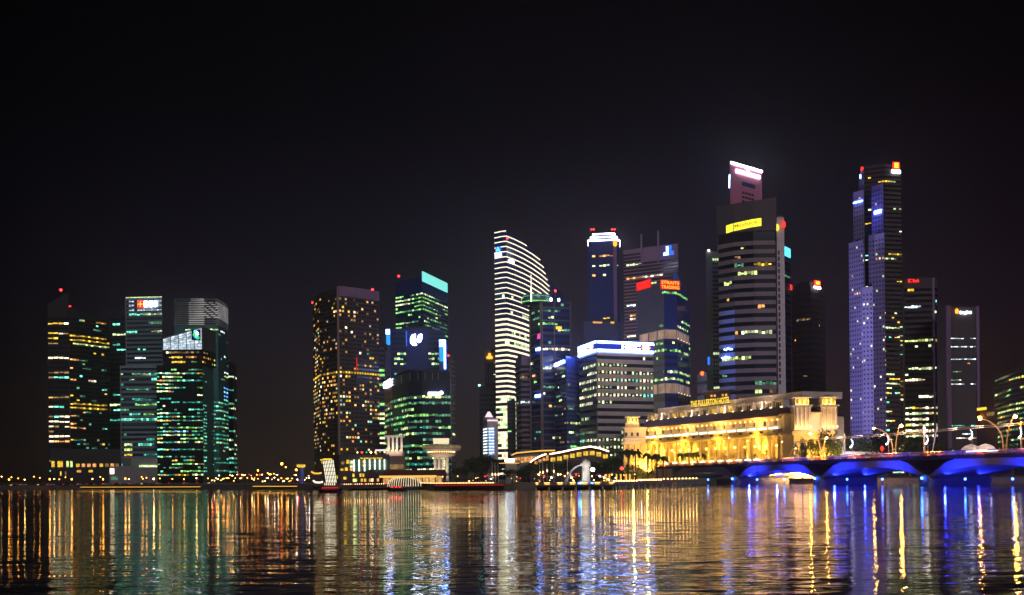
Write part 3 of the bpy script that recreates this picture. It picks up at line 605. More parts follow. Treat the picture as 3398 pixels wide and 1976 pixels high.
T = Tower('office_tower', 'brown-black tower with projecting floor ledges in front of the white-striped tower', [(1711, 1192), (1730, 1184), (1760, 1184)], 880, k=2, back=24, seed=41)
T.wall('wall_plum'); n = 21; z0_, z1_ = 10, T.ztop-6; pit = (z1_-z0_)/n
T.bands(z0_, z1_, n, .5, 2.4, fixed({13: seg((.15, .3, 'w_dimgreen'), (.65, 1, 'w_cool')), 18: seg((.6, .9, 'w_dimwarm')), 3: seg((.1, .15, 'w_gwhite'), (.7, .75, 'w_cyan'))}), 'glass_black')
for i in range(n+1):
    m = MB(); [T.slab(m, f, 0, 1, z0_+i*pit-.5, z0_+i*pit+.45, 'wall_taupe', .9, 1.0) for f in (0, 1)]; m.build('floor_ledge', T.root)
T = Tower('office_tower', 'thin unlit dark strip tower left of the ledged brown tower', [(1683, 1330), (1711, 1330)], 900, back=20, seed=43)
T.wall('wall_black'); T.bands(10, T.ztop-2, 18, .4, 3, markov(.03, .3, G_OFF), 'glass_black')

T = Tower('office_tower', 'tower with an exposed pale grid frame and a rounded green-lit top storey', [(1759, 1012), (1796, 1000), (1892, 1003)], 860, k=1, back=26, seed=45)
T.wall('glass_navy')
n = 27; z0_, z1_ = 8, T.ztop; pit = (z1_-z0_)/n
T.bands(z0_, z1_, n, .42, 2.6, fixed({23: seg((.3, .75, 'w_green')), 19: seg((.3, 1, 'w_white')), 16: seg((.35, .6, 'w_gwhite')), 14: seg((.1, .2, 'w_green')), 12: seg((.35, .5, 'w_white')), 9: seg((.35, .45, 'w_gwhite')), 6: seg((.2, .4, 'w_teal'))}, markov(.22, .6, [('w_gwhite', 2), ('w_warm', 1), ('w_dimgreen', 3), ('w_white', 1)])), 'glass_dark')
for i in range(n+1):
    m = MB(); z_ = z0_+i*pit; st = 1 if i > 14 else 1
    if i % 2 and i > 15: continue
    for f in (0, 1): T.slab(m, f, 0, 1, z_-.28, z_+.28, 'wall_taupe', .8, .9)
    m.build('frame_beam', T.root)
for f, u in ((0, 0), (0, .96), (1, 0), (1, .42), (1, .975)): T.part_slab('frame_column', f, u, u+.03, 6, T.ztop+.4, 'wall_taupe', 1.0, 1.0)
cx_, cy_ = T.fp(1, .1, 0, -14).x, T.fp(1, .1, 0, -14).y
zz = T.ztop; m = MB(); m.lathe([(11, 0), (11.6, 3.2), (10.6, 3.3), (10.4, 6.5), (0.1, 6.6)], (cx_-2, cy_, zz), 'glass_teal', 24); m.build('rounded_top', T.root)
m = MB(); m.lathe([(11.7, 0), (11.9, .7)], (cx_-2, cy_, zz+.6), 'w_green', 24); m.lathe([(10.8, 0), (10.9, .4)], (cx_-2, cy_, zz+4.8), 'w_dimgreen', 24); m.build('top_light_ring', T.root)
m = MB(); p = P(1762, 912, 862); m.tube([(p.x, p.y, zz), (p.x, p.y, zz+10)], .5, 'strip_warm', 6); m.tube([(p.x, p.y, zz+10), p], .2, 'strip_warm', 6); m.build('antenna', T.root)
for u in (.35, .62): T.part_slab('roof_lamp', 1, u, u+.06, zz+.9, zz+3.0, 's_white', -3, .5)
T.beacon(1843, 966, 2); T.part_slab('sign', 0, .55, .78, T.z(1318, 1), T.z(1309, 1), 's_cool', 1.8, .4); T.part_slab('sign', 0, .82, 1.0, T.z(1318, 1), T.z(1309, 1), 's_cool', 1.8, .4); T.part_slab('yellow_sign', 1, .48, .68, T.z(1093, 1), T.z(1083, 1), 's_gold', 1.4, .4)
T.part_slab('pink_sign', 0, .78, .98, T.z(1124, 1), T.z(1108, 1), 's_pink', 1.4, .4); T.part_slab('violet_sign', 0, .6, 1, T.z(1162, 1), T.z(1154, 1), 's_cool', 1.4, .4)

T = Tower('office_tower', 'dark navy glass tower with a pink and white sign on its left roof edge', [(1832, 1200), (1878, 1182), (1930, 1190)], 830, k=1, back=26, seed=47)
T.wall('glass_navy'); T.bands(8, T.ztop-9, 22, .5, 2.4, fixed({16: seg((.2, .45, 'w_dimgreen')), 15: seg((.3, .42, 'w_lime')), 10: seg((.55, .7, 'w_dimwarm'), (.72, 1, 'w_lime')), 5: seg((.75, 1, 'w_green')), 2: seg((.65, .8, 'w_gwhite')), 7: seg((.3, .34, 'w_yellow')), 1: seg((.05, .12, 'w_cool'))}, markov(.10, .5, [('w_dimgreen', 3), ('w_gwhite', 1), ('w_dimwarm', 2)])), 'wall_navy')
z_ = T.z(1197, 1); T.part_slab('sign', 0, .22, .5, z_-1.7, z_+.6, 's_white', .7, .4); T.part_slab('sign', 0, .53, .9, z_-1.4, z_+.9, 's_cool', .7, .4); m = MB(); m.ball(T.fp(0, .1, z_-.5, .7), .95, 's_pink', 8, 5, 1.6); m.build('sign_emblem', T.root)

# building with the big blue-white illuminated fascia
T = Tower('office_building', 'grey office building with a glowing blue and white fascia of signs around its roof', [(1922, 1153), (1980, 1132), (2167, 1140)], 800, k=1, back=40, seed=49, cat='office building')
zb = T.z(1166, 1); T.wall('wall_stone', z1=zb); T.wall('band_blue', z0=zb+.02, name='fascia', off=.5)
zt = T.ztop
for z_ in (zb-.1, zt-1.5):
    m = MB(); [T.slab(m, f, 0, 1, z_, z_+1.6, 's_cool', 1.0, .5) for f in (0, 1)]; m.build('fascia_light', T.root)
def hexlogo(T, f, u0, u1, z0, z1, off, par):
    m = MB(); um, zm = (u0+u1)/2, (z0+z1)/2; w4 = (u1-u0)/4
    m.face([T.fp(f, u0, zm, off), T.fp(f, u0+w4, z0, off), T.fp(f, u0+w4, z1, off)][::1], 's_orange'); m.face([T.fp(f, u1, zm, off), T.fp(f, u1-w4, z1, off), T.fp(f, u1-w4, z0, off)], 's_orange')
    m.face([T.fp(f, u0+w4, z0, off), T.fp(f, u1-w4, z0, off), T.fp(f, u1-w4, z1, off), T.fp(f, u0+w4, z1, off)], 's_white')
    m.face([T.fp(f, u0+w4, z1, off+.1), T.fp(f, um, zm, off+.1), T.fp(f, u1-w4, z1, off+.1)], 's_orange'); m.face([T.fp(f, u0+w4, z0, off+.1), T.fp(f, u1-w4, z0, off+.1), T.fp(f, um, zm, off+.1)], 's_orange')
    return m.build('emblem', par)
T.text('HSBC', 1, .43, .75, zb+1.75, zt-1.75, 's_white', 1.2, bold=.035); hexlogo(T, 1, .765, .945, zb+1.8, zt-1.8, 1.2, T.root)
T.text('HSBC', 0, .03, .60, zb+1.75, zt-1.75, 's_white', 1.2, bold=.035); hexlogo(T, 0, .62, .92, zb+1.8, zt-1.8, 1.2, T.root)
n = 16; z0_, z1_ = 7, zb-1.5; pit = (z1_-z0_)/n; GW = [('w_pale', 4), ('w_white', 1), ('w_gwhite', 2), ('w_cyan', .5)]
T.bands(z0_, z1_, n, .45, 3.1, markov(.5, .75, GW, {14: (.75, GW), 12: (.95, GW), 10: (.9, GW), 13: (.8, GW), 8: (.02, GW), 7: (.5, [('w_dimgreen', 3), ('w_gwhite', 1)]), 6: (.08, GW), 5: (.3, [('w_dimgreen', 3), ('w_gwhite', 1)]), 4: (.95, [('w_gwhite', 3), ('w_pale', 2), ('w_cyan', 1)]), 3: (.9, [('w_gwhite', 3), ('w_cyan', 1)]), 2: (.8, [('w_cyan', 2), ('w_gwhite', 1)])}), 'glass_dark', gap=.5)
for i in range(n+1):
    m = MB(); [T.slab(m, f, 0, 1, z0_+i*pit-.3, z0_+i*pit+.3, 'wall_stone', .5, .5) for f in (0, 1)]; m.build('floor_ledge', T.root)

T = Tower('office_tower', 'slim navy tower with three bright white rings on its tapering top', [(1952, 806), (2046, 802), (2056, 806)], 980, k=0, back=24, seed=51)
T.wall('glass_navy'); cu = [(0, .0), (0, .05), (0, .1)]
for i, (py0, ins) in enumerate(((801, 0), (789, 2.2), (777, 4.2))):
    z_ = T.z(py0, 0); pl = offset_poly(T.poly, -ins); m = MB(); m.prism(pl, z_-1.8 if i else T.ztop, z_+1.0, 'wall_navy'); m.prism(offset_poly(pl, .5), z_-.2, z_+.75, 's_white'); m.build('light_ring', T.root)
for px in (1963, 1970, 2032, 2040): T.beacon(px, 762, 0, r=.7)
wy = [('w_warm', 2), ('w_white', 2), ('w_gwhite', 2)]
T.bands(T.z(1130), T.z(812), 20, .45, 3.0, fixed({17: seg((.1, .2, 'w_warm'), (.3, .5, 'w_warm'), (.55, .7, 'w_warm')), 15: seg((.1, .15, 'w_gwhite'), (.25, .6, 'w_gwhite'), (.7, .9, 'w_gwhite')), 13: seg((.1, .15, 'w_warm'), (.4, .55, 'w_white')), 11: seg((.45, .5, 'w_white'), (.7, .75, 'w_white')), 6: seg((.35, .4, 'w_cyan')), 4: seg((.4, .65, 'w_yellow'), (.7, .85, 'w_white'))}), 'glass_navy')
T.part_slab('corner_strip', 0, .88, 1, T.z(1130), T.z(812), 'wall_plum', .3, .5); blob(T, 0, [(.88, T.z(806)), (1.02, T.z(806)), (1.02, T.z(819)), (.95, T.z(824)), (.88, T.z(819))], 1.6, 's_orange', 'shield_sign', T.root)
T = Tower('office_tower', 'wide dim plum-coloured tower base behind the blue fascia building', [(1936, 1066), (2060, 1070)], 965, back=10, seed=52, cat='building')
T.wall('wall_navy'); T.part_slab('window', 0, .25, .5, T.z(1072), T.z(1067), 'w_warm', .3, .3); T.part_slab('window', 0, .72, .82, T.z(1071), T.z(1065), 'w_yellow', .3, .3)

T = Tower('office_tower', 'grey-plum tower with two tall roof fins and a blue L-shaped emblem', [(2068, 832), (2128, 824), (2250, 808)], 1060, k=1, back=30, seed=53)
T.wall('wall_plum'); n = 26
T.bands(T.z(1130, 1), T.z(836, 1), n, .55, 3.2, fixed({22: seg((.02, .3, 'w_gwhite')), 18: seg((.02, .3, 'w_warm'), (.35, .75, 'w_white')), 16: seg((.4, .6, 'w_lime')), 10: seg((.02, .2, 'w_cool')), 7: seg((.1, .2, 'w_warm')), 6: seg((.1, .22, 'w_white')), 1: seg((.02, .2, 'w_white'))}), 'glass_black')
for k in (22, 23, 24, 25): pass
T.part_slab('blank_panel', 1, .02, 1, T.z(872, 1), T.z(838, 1), 'wall_plum', .6, .6)
for u, a, b in ((.0, 779, 0), (.46, 775, 0)): T.part_slab('roof_fin', 1, u, u+.035, T.z(880, 1), T.z(a, 1), 'wall_plum', 1.6, 2)
em = blob(T, 1, [(.61, T.z(861, 1)), (.61, T.z(849, 1)), (.68, T.z(848, 1)), (.68, T.z(829, 1)), (.83, T.z(828, 1)), (.83, T.z(848, 1)), (.89, T.z(846, 1)), (.89, T.z(859, 1))], 1.2, 's_blue', 'emblem', T.root)
blob(T, 1, [(.63, T.z(859, 1)), (.63, T.z(851, 1)), (.70, T.z(850, 1)), (.70, T.z(831, 1)), (.75, T.z(831, 1)), (.75, T.z(850, 1)), (.76, T.z(858, 1))], 1.5, 's_cool', 'emblem_face', em)

T = Tower('office_tower', 'faceted navy tower with two red lettered signs and warm lit recessed floors', [(2116, 1113), (2204, 1093), (2247, 1095), (2289, 1116)], 900, k=1, back=30, seed=55, top=(1, 936))
lev = [(1302, None)]; zA, zB, zC, zD = T.z(1093, 1), T.z(1124, 1), T.z(1272, 1), T.z(1305, 1)
T.wall('glass_navy', z1=zD); T.wall('recess_lit', z0=zD+.01, z1=zC-.01, off=-1.6, name='recessed_floor'); T.wall('glass_navy', z0=zC, z1=zB); T.wall('recess_lit', z0=zB+.01, z1=zA-.01, off=-1.6, name='recessed_floor'); T.wall('glass_navy', z0=zA, z1=T.ztop)
for z0_, z1_ in ((zD, zC), (zB, zA)):
    for f, us in ((0, (.05, .4, .72)), (1, (.03, .93)), (2, (.1, .3, .5, .7, .9))):
        for u in us: T.part_slab('recess_column', f, u, u+.04, z0_+.02, z1_-.02, 'wall_stone', .1, .6)
    for u in (.05, .28, .5, .72, .94): m = MB(); m.ball(T.fp(2, u, z0_+.5, .3), .32, 'l_soft', 6, 4); m.build('recess_lamp', T.root)
GN = [('w_green', 3), ('w_lime', 1), ('w_gwhite', 2)]
T.bands(zC+1, zA+0, 0, 1, 1, OFF) if False else None
T.bands(zC+.5, zB-.5, 6, .42, 2.4, markov(.34, .6, GN), 'glass_dark'); T.bands(zA+.5, T.z(960, 1), 6, .42, 2.4, fixed({5: seg((.4, .93, 'w_green')), 1: seg((.7, .78, 'w_gwhite'), (.8, 1, 'w_green')), 0: seg((.35, .4, 'w_dimgreen'), (.55, .8, 'w_gwhite'), (.83, .87, 'w_green'), (.9, .94, 'w_green'))}), 'glass_navy'); T.bands(10, zD-.5, 7, .42, 2.4, markov(.1, .5, GN), 'glass_dark')
sg = T.part_slab('sign', 0, 0, .56, T.z(968, 0), T.z(940, 0), 's_dred', 1.0, .5)
T.text('STRAITS', 0, .06, .52, T.z(953, 0), T.z(943, 0), 's_red', 1.2, sg); T.text('TRADING', 0, .06, .52, T.z(966, 0), T.z(956, 0), 's_red', 1.2, sg)
sg = T.part_slab('sign', 1, -.3, 1.2, T.z(961, 1), T.z(930, 1), 's_dred', 1.0, .5)
T.text('STRAITS', 1, -.25, 1.13, T.z(944, 1), T.z(933, 1), 's_orange', 1.3, sg, .02); T.text('TRADING', 1, -.25, 1.13, T.z(959, 1), T.z(948, 1), 's_orange', 1.3, sg, .02)
m = MB(); a, b = T.fp(2, .3, 0, -4), T.fp(2, 1, 0, -4); m.prism([(a.x, a.y), (b.x, b.y), (b.x+2, b.y+14), (a.x, a.y+14)], T.ztop+.01, [T.z(884, 2), T.z(975, 2), T.z(975, 2), T.z(884, 2)], 'w_navy'); m.build('sloped_roof', T.root)

# ================================================================ towers, right
T = Tower('office_tower', 'pink-lit slab with a white T-shaped roof sign behind the yellow-signed tower', [(2422, 536), (2528, 567)], 1120, k=0, back=30, seed=61)
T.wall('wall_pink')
for r in range(3):
    for i in range(4): T.part_slab('window', 0, .36+i*.1, .44+i*.1, T.z(632+r*15), T.z(625+r*15), 'glass_black', .1, .3)
T.part_slab('louvre_panel', 0, .36, .78, T.z(606), T.z(592), 'glass_navy', .2, .4)
T.part_slab('roof_light', 0, .02, 1, T.ztop-2.2, T.ztop, 's_white', .8, .6); T.part_slab('sign', 0, .17, .92, T.z(567), T.z(557), 's_white', 1.1, .5); T.part_slab('sign_stem', 0, .51, .57, T.z(562), T.z(545), 's_white', 1, .5)
p0, p1 = P(2421, 580, 1125), P(2420, 624, 1125); m = MB(); m.tube([p0, (p0.x-.3, p0.y, (p0.z+p1.z)/2), p1], .55, 's_cool', 6); m.build('side_sign', T.root)

T = Tower('office_tower', 'dark tower with a trapezoid roof panel and a yellow lettered sign', [(2384, 822), (2436, 812), (2500, 807), (2572, 806)], 950, k=0, back=34, seed=63)
T.wall('wall_black', off=-.6); zb = T.z(772, 1)
m = MB(); pl = offset_poly(T.poly, 1.2); m.prism(pl, zb, [T.z(687, 0), T.z(678, 1), T.z(668, 2), T.z(656, 3), T.z(656, 3), T.z(687, 0)], 'wall_brown'); m.build('roof_panel', T.root)
m = MB(); m.prism(offset_poly(T.poly, -.3), T.ztop-.3, zb-.02, 'glass_black'); m.build('dark_storey', T.root)
def mp_(u, v, off=2.0):
    px = 2414+112*u; f = 0 if px < 2436 else (1 if px < 2500 else 2); a, b = ((2384, 2436), (2436, 2500), (2500, 2572))[f]
    py = (772-38*v)-(16*u)
    q = T.fp(f, (px-a)/(b-a), 0, off); q.z = ZP(px, py, T.D[1]); return q
m = MB(); N = 12
for i in range(N): m.face([mp_(i/N, 0, 1.5), mp_((i+1)/N, 0, 1.5), mp_((i+1)/N, .68, 1.5), mp_(i/N, .68, 1.5)], 's_yellow')
sg = m.build('sign', T.root); text_part('lettering', 'Maybank', lambda u, v, d: mp_(.22+.68*u, .14+.42*v, 1.8), 's_dyel', sg, .01)
n = 26; z0_, z1_ = 14, T.ztop; pit = (z1_-z0_)/n
ym = [('w_yellow', 2), ('w_lime', 2), ('w_green', 2)]
T.bands(z0_, z1_, n, .5, 2.8, fixed({25: seg((.45, .52, 'w_lime')), 24: seg((.35, .45, 'w_dimwarm')), 23: seg((.3, .5, 'w_dimgreen'), (.7, .97, 'w_yellow')), 22: seg((.4, .75, 'w_lime')), 21: seg((.1, .25, 'w_lime')), 18: seg((.75, .85, 'w_warm')), 15: seg((.3, .36, 'w_warm'), (.45, .97, 'w_gwhite')), 12: seg((.02, .62, 'w_lime')), 7: seg((.3, .5, 'w_yellow'), (.62, .78, 'w_yellow')), 4: seg((.3, .97, 'w_green')), 3: seg((.1, .25, 'w_dimgreen'), (.3, .97, 'w_green')), 2: seg((.1, .5, 'w_yellow'))}, markov(.10, .6, [('w_dimwarm', 3), ('w_dimgreen', 2), ('w_yellow', 1), ('w_lime', 1)])), 'glass_black')
for i in range(n+1):
    m = MB(); z_ = z0_+i*pit
    T.slab(m, 0, 0, 1, z_-pit*.25, z_+pit*.25, 'wall_bluelit' if i < 19 else 'wall_taupe', .7, 1.2)  # blue floodlight put into the colour of the lower ledges here
    for f in (1, 2): T.slab(m, f, 0, 1, z_-pit*.25, z_+pit*.25, 'wall_taupe', .7, 1.2)
    m.build('floor_ledge', T.root)
for i, (u, py) in enumerate(((.35, 1163), (.2, 1190))):
    m = MB(); q = [T.fp(0, u+t*.5, T.z(py+3*math.sin(t*9), 0), 1.0) for t in (0, .25, .5, .75, 1)]; m.tube(q, .55, 's_cool', 5); m.build('blue_light_swirl', T.root)
T = Tower('office_tower', 'pale narrow slab with one column of dark windows attached right of the yellow-signed tower', [(2577, 722), (2602, 722)], 960, back=26, seed=65)
T.wall('wall_stone'); m = MB(); m.prism(offset_poly(T.poly, -1.0), T.ztop+.01, T.ztop+1.5, 'wall_taupe'); m.build('roof_cap', T.root)
T.windows([(0, .12, .36, T.z(846+i*20.5), T.z(832+i*20.5), 'glass_black') for i in range(22)])
m = MB(); m.ball(T.fp(0, -.05, T.z(757), 1.5), 2.0, 's_yellow', 10, 6, 1.5); m.build('yellow_roundel', T.root); m = MB(); m.ball(T.fp(0, .88, T.z(747), 1.5), 1.6, 's_red', 10, 6, 2.0); m.build('red_roundel', T.root)
T = Tower('office_tower', 'grey-green slab with a column of small windows left of the yellow-signed tower', [(2342, 834), (2386, 834)], 985, back=28, seed=67)
T.wall('wall_greengrey'); zz = T.ztop
w_ = []
for i in range(34):
    py = 858+i*14.2
    for j in range(3): w_.append((0, .5+j*.16, .62+j*.16, T.z(py+7), T.z(py), 'w_gwhite' if i in (0, 22, 30) or (i == 31 and j == 1) else 'glass_dark'))
T.windows(w_); m = MB(); m.ball(T.fp(0, .22, zz+.5, .5), .8, 'l_white', 6, 4); m.build('roof_lamp', T.root)
T = Tower('office_building', 'low grey block with a round red and yellow sign left of the grey-green slab', [(2313, 1244), (2345, 1235)], 890, back=18, seed=68, cat='building')
T.wall('wall_grey'); m = MB(); c = T.fp(0, .65, T.z(1246), .8)
ring = lambda r0, r1, mt, off: [m.face([c+Vector((r0*math.cos(a), -off, r0*math.sin(a))), c+Vector((r0*math.cos(b), -off, r0*math.sin(b))), c+Vector((r1*math.cos(b), -off, r1*math.sin(b))), c+Vector((r1*math.cos(a), -off, r1*math.sin(a)))], mt) for a, b in [(i*math.pi/10, (i+1)*math.pi/10) for i in range(20)]]
ring(1.2, 1.9, 's_red', .3); ring(.45, 1.2, 's_orange', .3); m.build('round_sign', T.root); T.bands(20, T.z(1262), 8, .4, 3, OFF, 'glass_dark')
T.part_slab('blue_sign', 0, .85, 1, T.z(1220), T.z(1195), 's_blue', -2, .6)
T = Tower('office_tower', 'thin dark tower sliver with a turquoise sign right of the pale window slab', [(2602, 812), (2622, 822)], 1060, back=24, seed=69)
T.wall('wall_navy'); T.bands(10, T.ztop-8, 34, .4, 3, fixed({9: seg((0, 1, 'w_cyan')), 11: seg((0, 1, 'w_teal')), 6: seg((.5, 1, 'w_cyan')), 4: seg((0, .5, 'w_green')), 30: seg((0, 1, 'w_dimgreen'))}), 'glass_dark')
T.part_slab('turquoise_sign', 0, .05, .95, T.z(848), T.z(818), 's_cyan', .6, .5); T.part_slab('red_sign', 0, .85, 1.1, T.z(955), T.z(938), 's_red', 1, .5)
T = Tower('office_tower', 'dark rounded tower with a red-white rooftop sign and two glowing window rows', [(2626, 966), (2650, 956), (2690, 950), (2716, 954), (2738, 962)], 1090, k=2, back=34, seed=71)
T.wall('wall_brown'); m = MB(); m.prism(offset_poly(T.poly, -3.5), T.ztop+.01, T.z(930, 2), 'wall_brown'); m.build('roof_storey', T.root)
T.bands(12, T.ztop-4, 28, .4, 2.4, fixed({10: seg((.04, 1, 'w_gwhite')), 7: seg((.04, .8, 'w_gwhite')), 8: seg((.1, .14, 'w_warm'), (.35, .5, 'w_dimwarm')), 23: seg((.2, .5, 'w_dimwarm')), 20: seg((.1, .14, 'w_warm'))}, markov(.01, .3, [('w_dimwarm', 1)])), 'wall_black')
sg = T.part_slab('emblem', 2, .3, 1.05, T.z(946, 2), T.z(930, 2), 's_red', 2, .6); T.part_slab('emblem_mark', 2, .45, .9, T.z(943, 2), T.z(933, 2), 's_yellow', 2.3, .3, sg); T.text('UOB', 2, .2, 1.1, T.z(958, 2), T.z(949, 2), 's_white', 2, bold=.04)

# the stepped tower; purple and blue floodlight partly put into its wall colours
root = thing('office_tower', 'tall stepped tower on the right with purple-lit faces full of small square windows', 'skyscraper', P(2900, 1500, 900), None)
def chunk(f, D, py0, k, mats, col, roww, rowh, litp, seed, wd=.5, back=24, litpal=G_MIX, top=None, name='wall', grid=True, rows=None):
    T = Tower.__new__(Tower); T.rng = random.Random(seed)
    TT = Tower('tmp', 'x', f, D, k=k, back=back, top=top); bpy.data.objects.remove(TT.root); T.__dict__.update(TT.__dict__); T.root = root
    z0 = T.base if py0 is None else T.z(py0, k); T.wall(mats[0], z0=z0, name=name)
    if not grid:
        n = int((T.ztop-z0-2)/3.7); T.bands(z0+1, T.ztop-1, n, .38, 2.6, rows or markov(litp, .55, litpal), 'glass_black'); return T, []
    res = []; n = int((T.ztop-z0-3)/3.6)
    for f_ in range(T.nf):
        nc = max(1, round(T.flen(f_)/roww))
        for i in range(n):
            for j in range(nc):
                zz = z0+2+i*3.6; c = T.rng.choice(['w_gwhite', 'w_warm', 'w_white']) if T.rng.random() < litp else 'wall_navy'
                res.append((T, f_, (j+.3)/nc, (j+.72)/nc, zz, zz+1.5, c))
    return T, res
allw = []
Tm, _ = chunk([(2868, 552), (2935, 545), (2990, 548)], 930, None, 1, ['wall_brown'], 0, 0, 0, .2, 81, grid=False, back=34, rows=markov(lambda f: .32 if f < .5 else .14, .6, [('w_gwhite', 3), ('w_yellow', 2), ('w_cyan', 1)]))
T_, r = chunk([(2849, 582), (2866, 560)], 920, 642, 1, ['wall_blue'], 0, 3, 3, 0, 82); 
T_, r = chunk([(2831, 640), (2866, 630)], 905, None, 1, ['wall_purplelit'], 0, 2.6, 3, .02, 83); allw += r
m = MB(); T_.slab(m, 0, .05, .9, T_.z(668, 1), T_.z(664, 1), 's_cool', .6, .3); m.build('blue_light_swirl', root)
T_, r = chunk([(2816, 808), (2863, 796)], 885, None, 1, ['wall_purplelit'], 0, 2.6, 3, .06, 84); allw += r
T_, r = chunk([(2892, 620), (2930, 608)], 908, None, 1, ['wall_purplelit'], 0, 2.9, 3, .04, 85); allw += r
m = MB(); T_.slab(m, 0, .25, .85, T_.z(704, 1), T_.z(694, 1), 's_cool', .6, .3); m.build('blue_light_swirl', root)
T_, _ = chunk([(2930, 1075), (2985, 1078)], 905, None, 0, ['wall_brown'], 0, 0, 0, .3, 88, grid=False, rows=markov(lambda f: .35, .6, [('w_gwhite', 3), ('w_yellow', 2), ('w_cyan', 1)]))
T_, r = chunk([(2882, 782), (2934, 772)], 895, None, 1, ['wall_purplelit'], 0, 2.8, 3, .05, 86); allw += r
T_, r = chunk([(2860, 954), (2896, 950)], 872, None, 1, ['wall_purplelit'], 0, 2.8, 3, .08, 87, back=16); allw += r
allw.sort(key=lambda q: 0 if q[6].startswith('w_') else 1)
for q in allw[:100]:
    m = MB(); q[0].slab(m, q[1], q[2], q[3], q[4], q[5], q[6], .1, .2); m.build('window', root)
m = MB()
for q in allw[100:]: q[0].slab(m, q[1], q[2], q[3], q[4], q[5], q[6], .1, .2)
tag(m.build('window', root), kind='stuff')
T = Tm; sg = T.part_slab('emblem', 1, .45, .85, T.z(564, 2), T.z(541, 2), 's_red', 1.5, .6, root); T.part_slab('emblem_mark', 1, .53, .77, T.z(561, 2), T.z(544, 2), 's_yellow', 1.9, .3, sg); T.text('UOB', 1, .38, .92, T.z(579, 2), T.z(567, 2), 's_white', 1.5, root, .04)
T.part_slab('side_sign', 0, -.15, -.02, T.z(576, 1), T.z(553, 1), 's_red', 6, .6, root); T.part_slab('side_sign', 0, -.2, -.08, T.z(590, 1), T.z(578, 1), 's_cool', 6, .6, root)

T = Tower('office_tower', 'dark striped tower with a small red lettered sign right of the stepped purple tower', [(3000, 926), (3100, 922), (3110, 926)], 940, k=0, back=30, seed=91)
T.wall('wall_brown'); bw = [('w_white', 3), ('w_gwhite', 2), ('w_yellow', 1)]
T.bands(10, T.z(955), 32, .5, 2.5, markov(.12, .8, bw, {29: (.7, [('w_cyan', 1)]), 28: (.6, [('w_cool', 1)]), 22: (.9, [('w_lime', 1), ('w_yellow', 1)]), 12: (.8, bw), 10: (.9, bw), 9: (1, bw), 7: (1, bw), 6: (1, bw), 5: (1, bw), 4: (.02, bw), 3: (.02, bw), 1: (1, [('w_yellow', 1), ('w_lime', 1)]), 0: (.8, bw)}), 'glass_black')
T.text('SC Bank', 0, .12, .50, T.z(940), T.z(928), 's_red', 1, bold=.03); T.part_slab('edge_column', 0, .93, 1, 6, T.ztop, 'wall_plum', .8, 1)
T = Tower('office_tower', 'plain grey-brown tower with thin white window lines and a red-white top sign', [(3108, 1032), (3140, 1018), (3158, 1020), (3247, 1020)], 880, k=1, back=30, seed=93)
T.wall('wall_dgrey'); wl = [('w_white', 2), ('w_cyan', 1)]
cw = 'w_cool'
T.bands(14, T.z(1060, 1), 34, .28, 2.4, fixed({29: seg((.5, .75, cw), (.9, .98, cw)), 27: seg((.55, .95, cw)), 24: seg((.42, .99, cw)), 23: seg((.82, .86, 'w_warm')), 21: seg((.6, .7, 'w_dimgreen')), 19: seg((.42, .7, 'w_gwhite')), 18: seg((.42, .75, cw), (.88, .99, cw)), 15: seg((.42, .45, 'w_gwhite')), 8: seg((.42, .75, 'w_cyan'), (.88, .99, 'w_cyan')), 6: seg((.75, .9, cw)), 5: seg((.65, .99, 'w_white')), 2: seg((.42, .6, 'w_white'), (.72, .95, 'w_warm'))}), 'wall_dgrey', faces=[0, 1, 2])
T.part_slab('corner_pier', 1, 0, .6, 5, T.ztop+1, 'wall_plum', 1.0, 1.4); T.part_slab('corner_pier', 2, .9, 1, 5, T.ztop+.6, 'wall_plum', 1.0, 1.4)
m = MB(); m.ball(T.fp(2, .17, T.z(1034, 2), 1), 1.5, 's_orange', 8, 5, 1.4); m.build('sign_emblem', T.root); T.text('SingTel', 2, .27, .70, T.z(1045, 2), T.z(1034, 2), 's_white', 1.2, bold=.03)
T = Tower('office_tower', 'dim tower cut by the right edge of the picture with slanting yellow-green floors', [(3300, 1250), (3352, 1225), (3440, 1200)], 700, k=1, back=30, seed=95)
T.wall('wall_brown'); T.bands(14, T.ztop-2, 17, .45, 2.2, markov(.42, .88, [('w_lime', 3), ('w_dimgreen', 3), ('w_yellow', 1), ('w_green', 1)]), 'glass_black')

# blue-violet floodlights that wash the left faces of the stepped tower and of the banded tower
q = P(2640, 1560, 800); light('SPOT', tuple(q), 300000, (.55, .50, 1), aim=tuple(P(2850, 1150, 900)), size=2, spot=75, blend=1)
q = P(2640, 1500, 800); light('SPOT', tuple(q), 240000, (.55, .50, 1), aim=tuple(P(2850, 800, 900)), size=2, spot=50, blend=1)
q = P(2290, 1500, 800); light('SPOT', tuple(q), 260000, (.22, .30, 1), aim=tuple(P(2400, 1080, 940)), size=2, spot=50, blend=1)
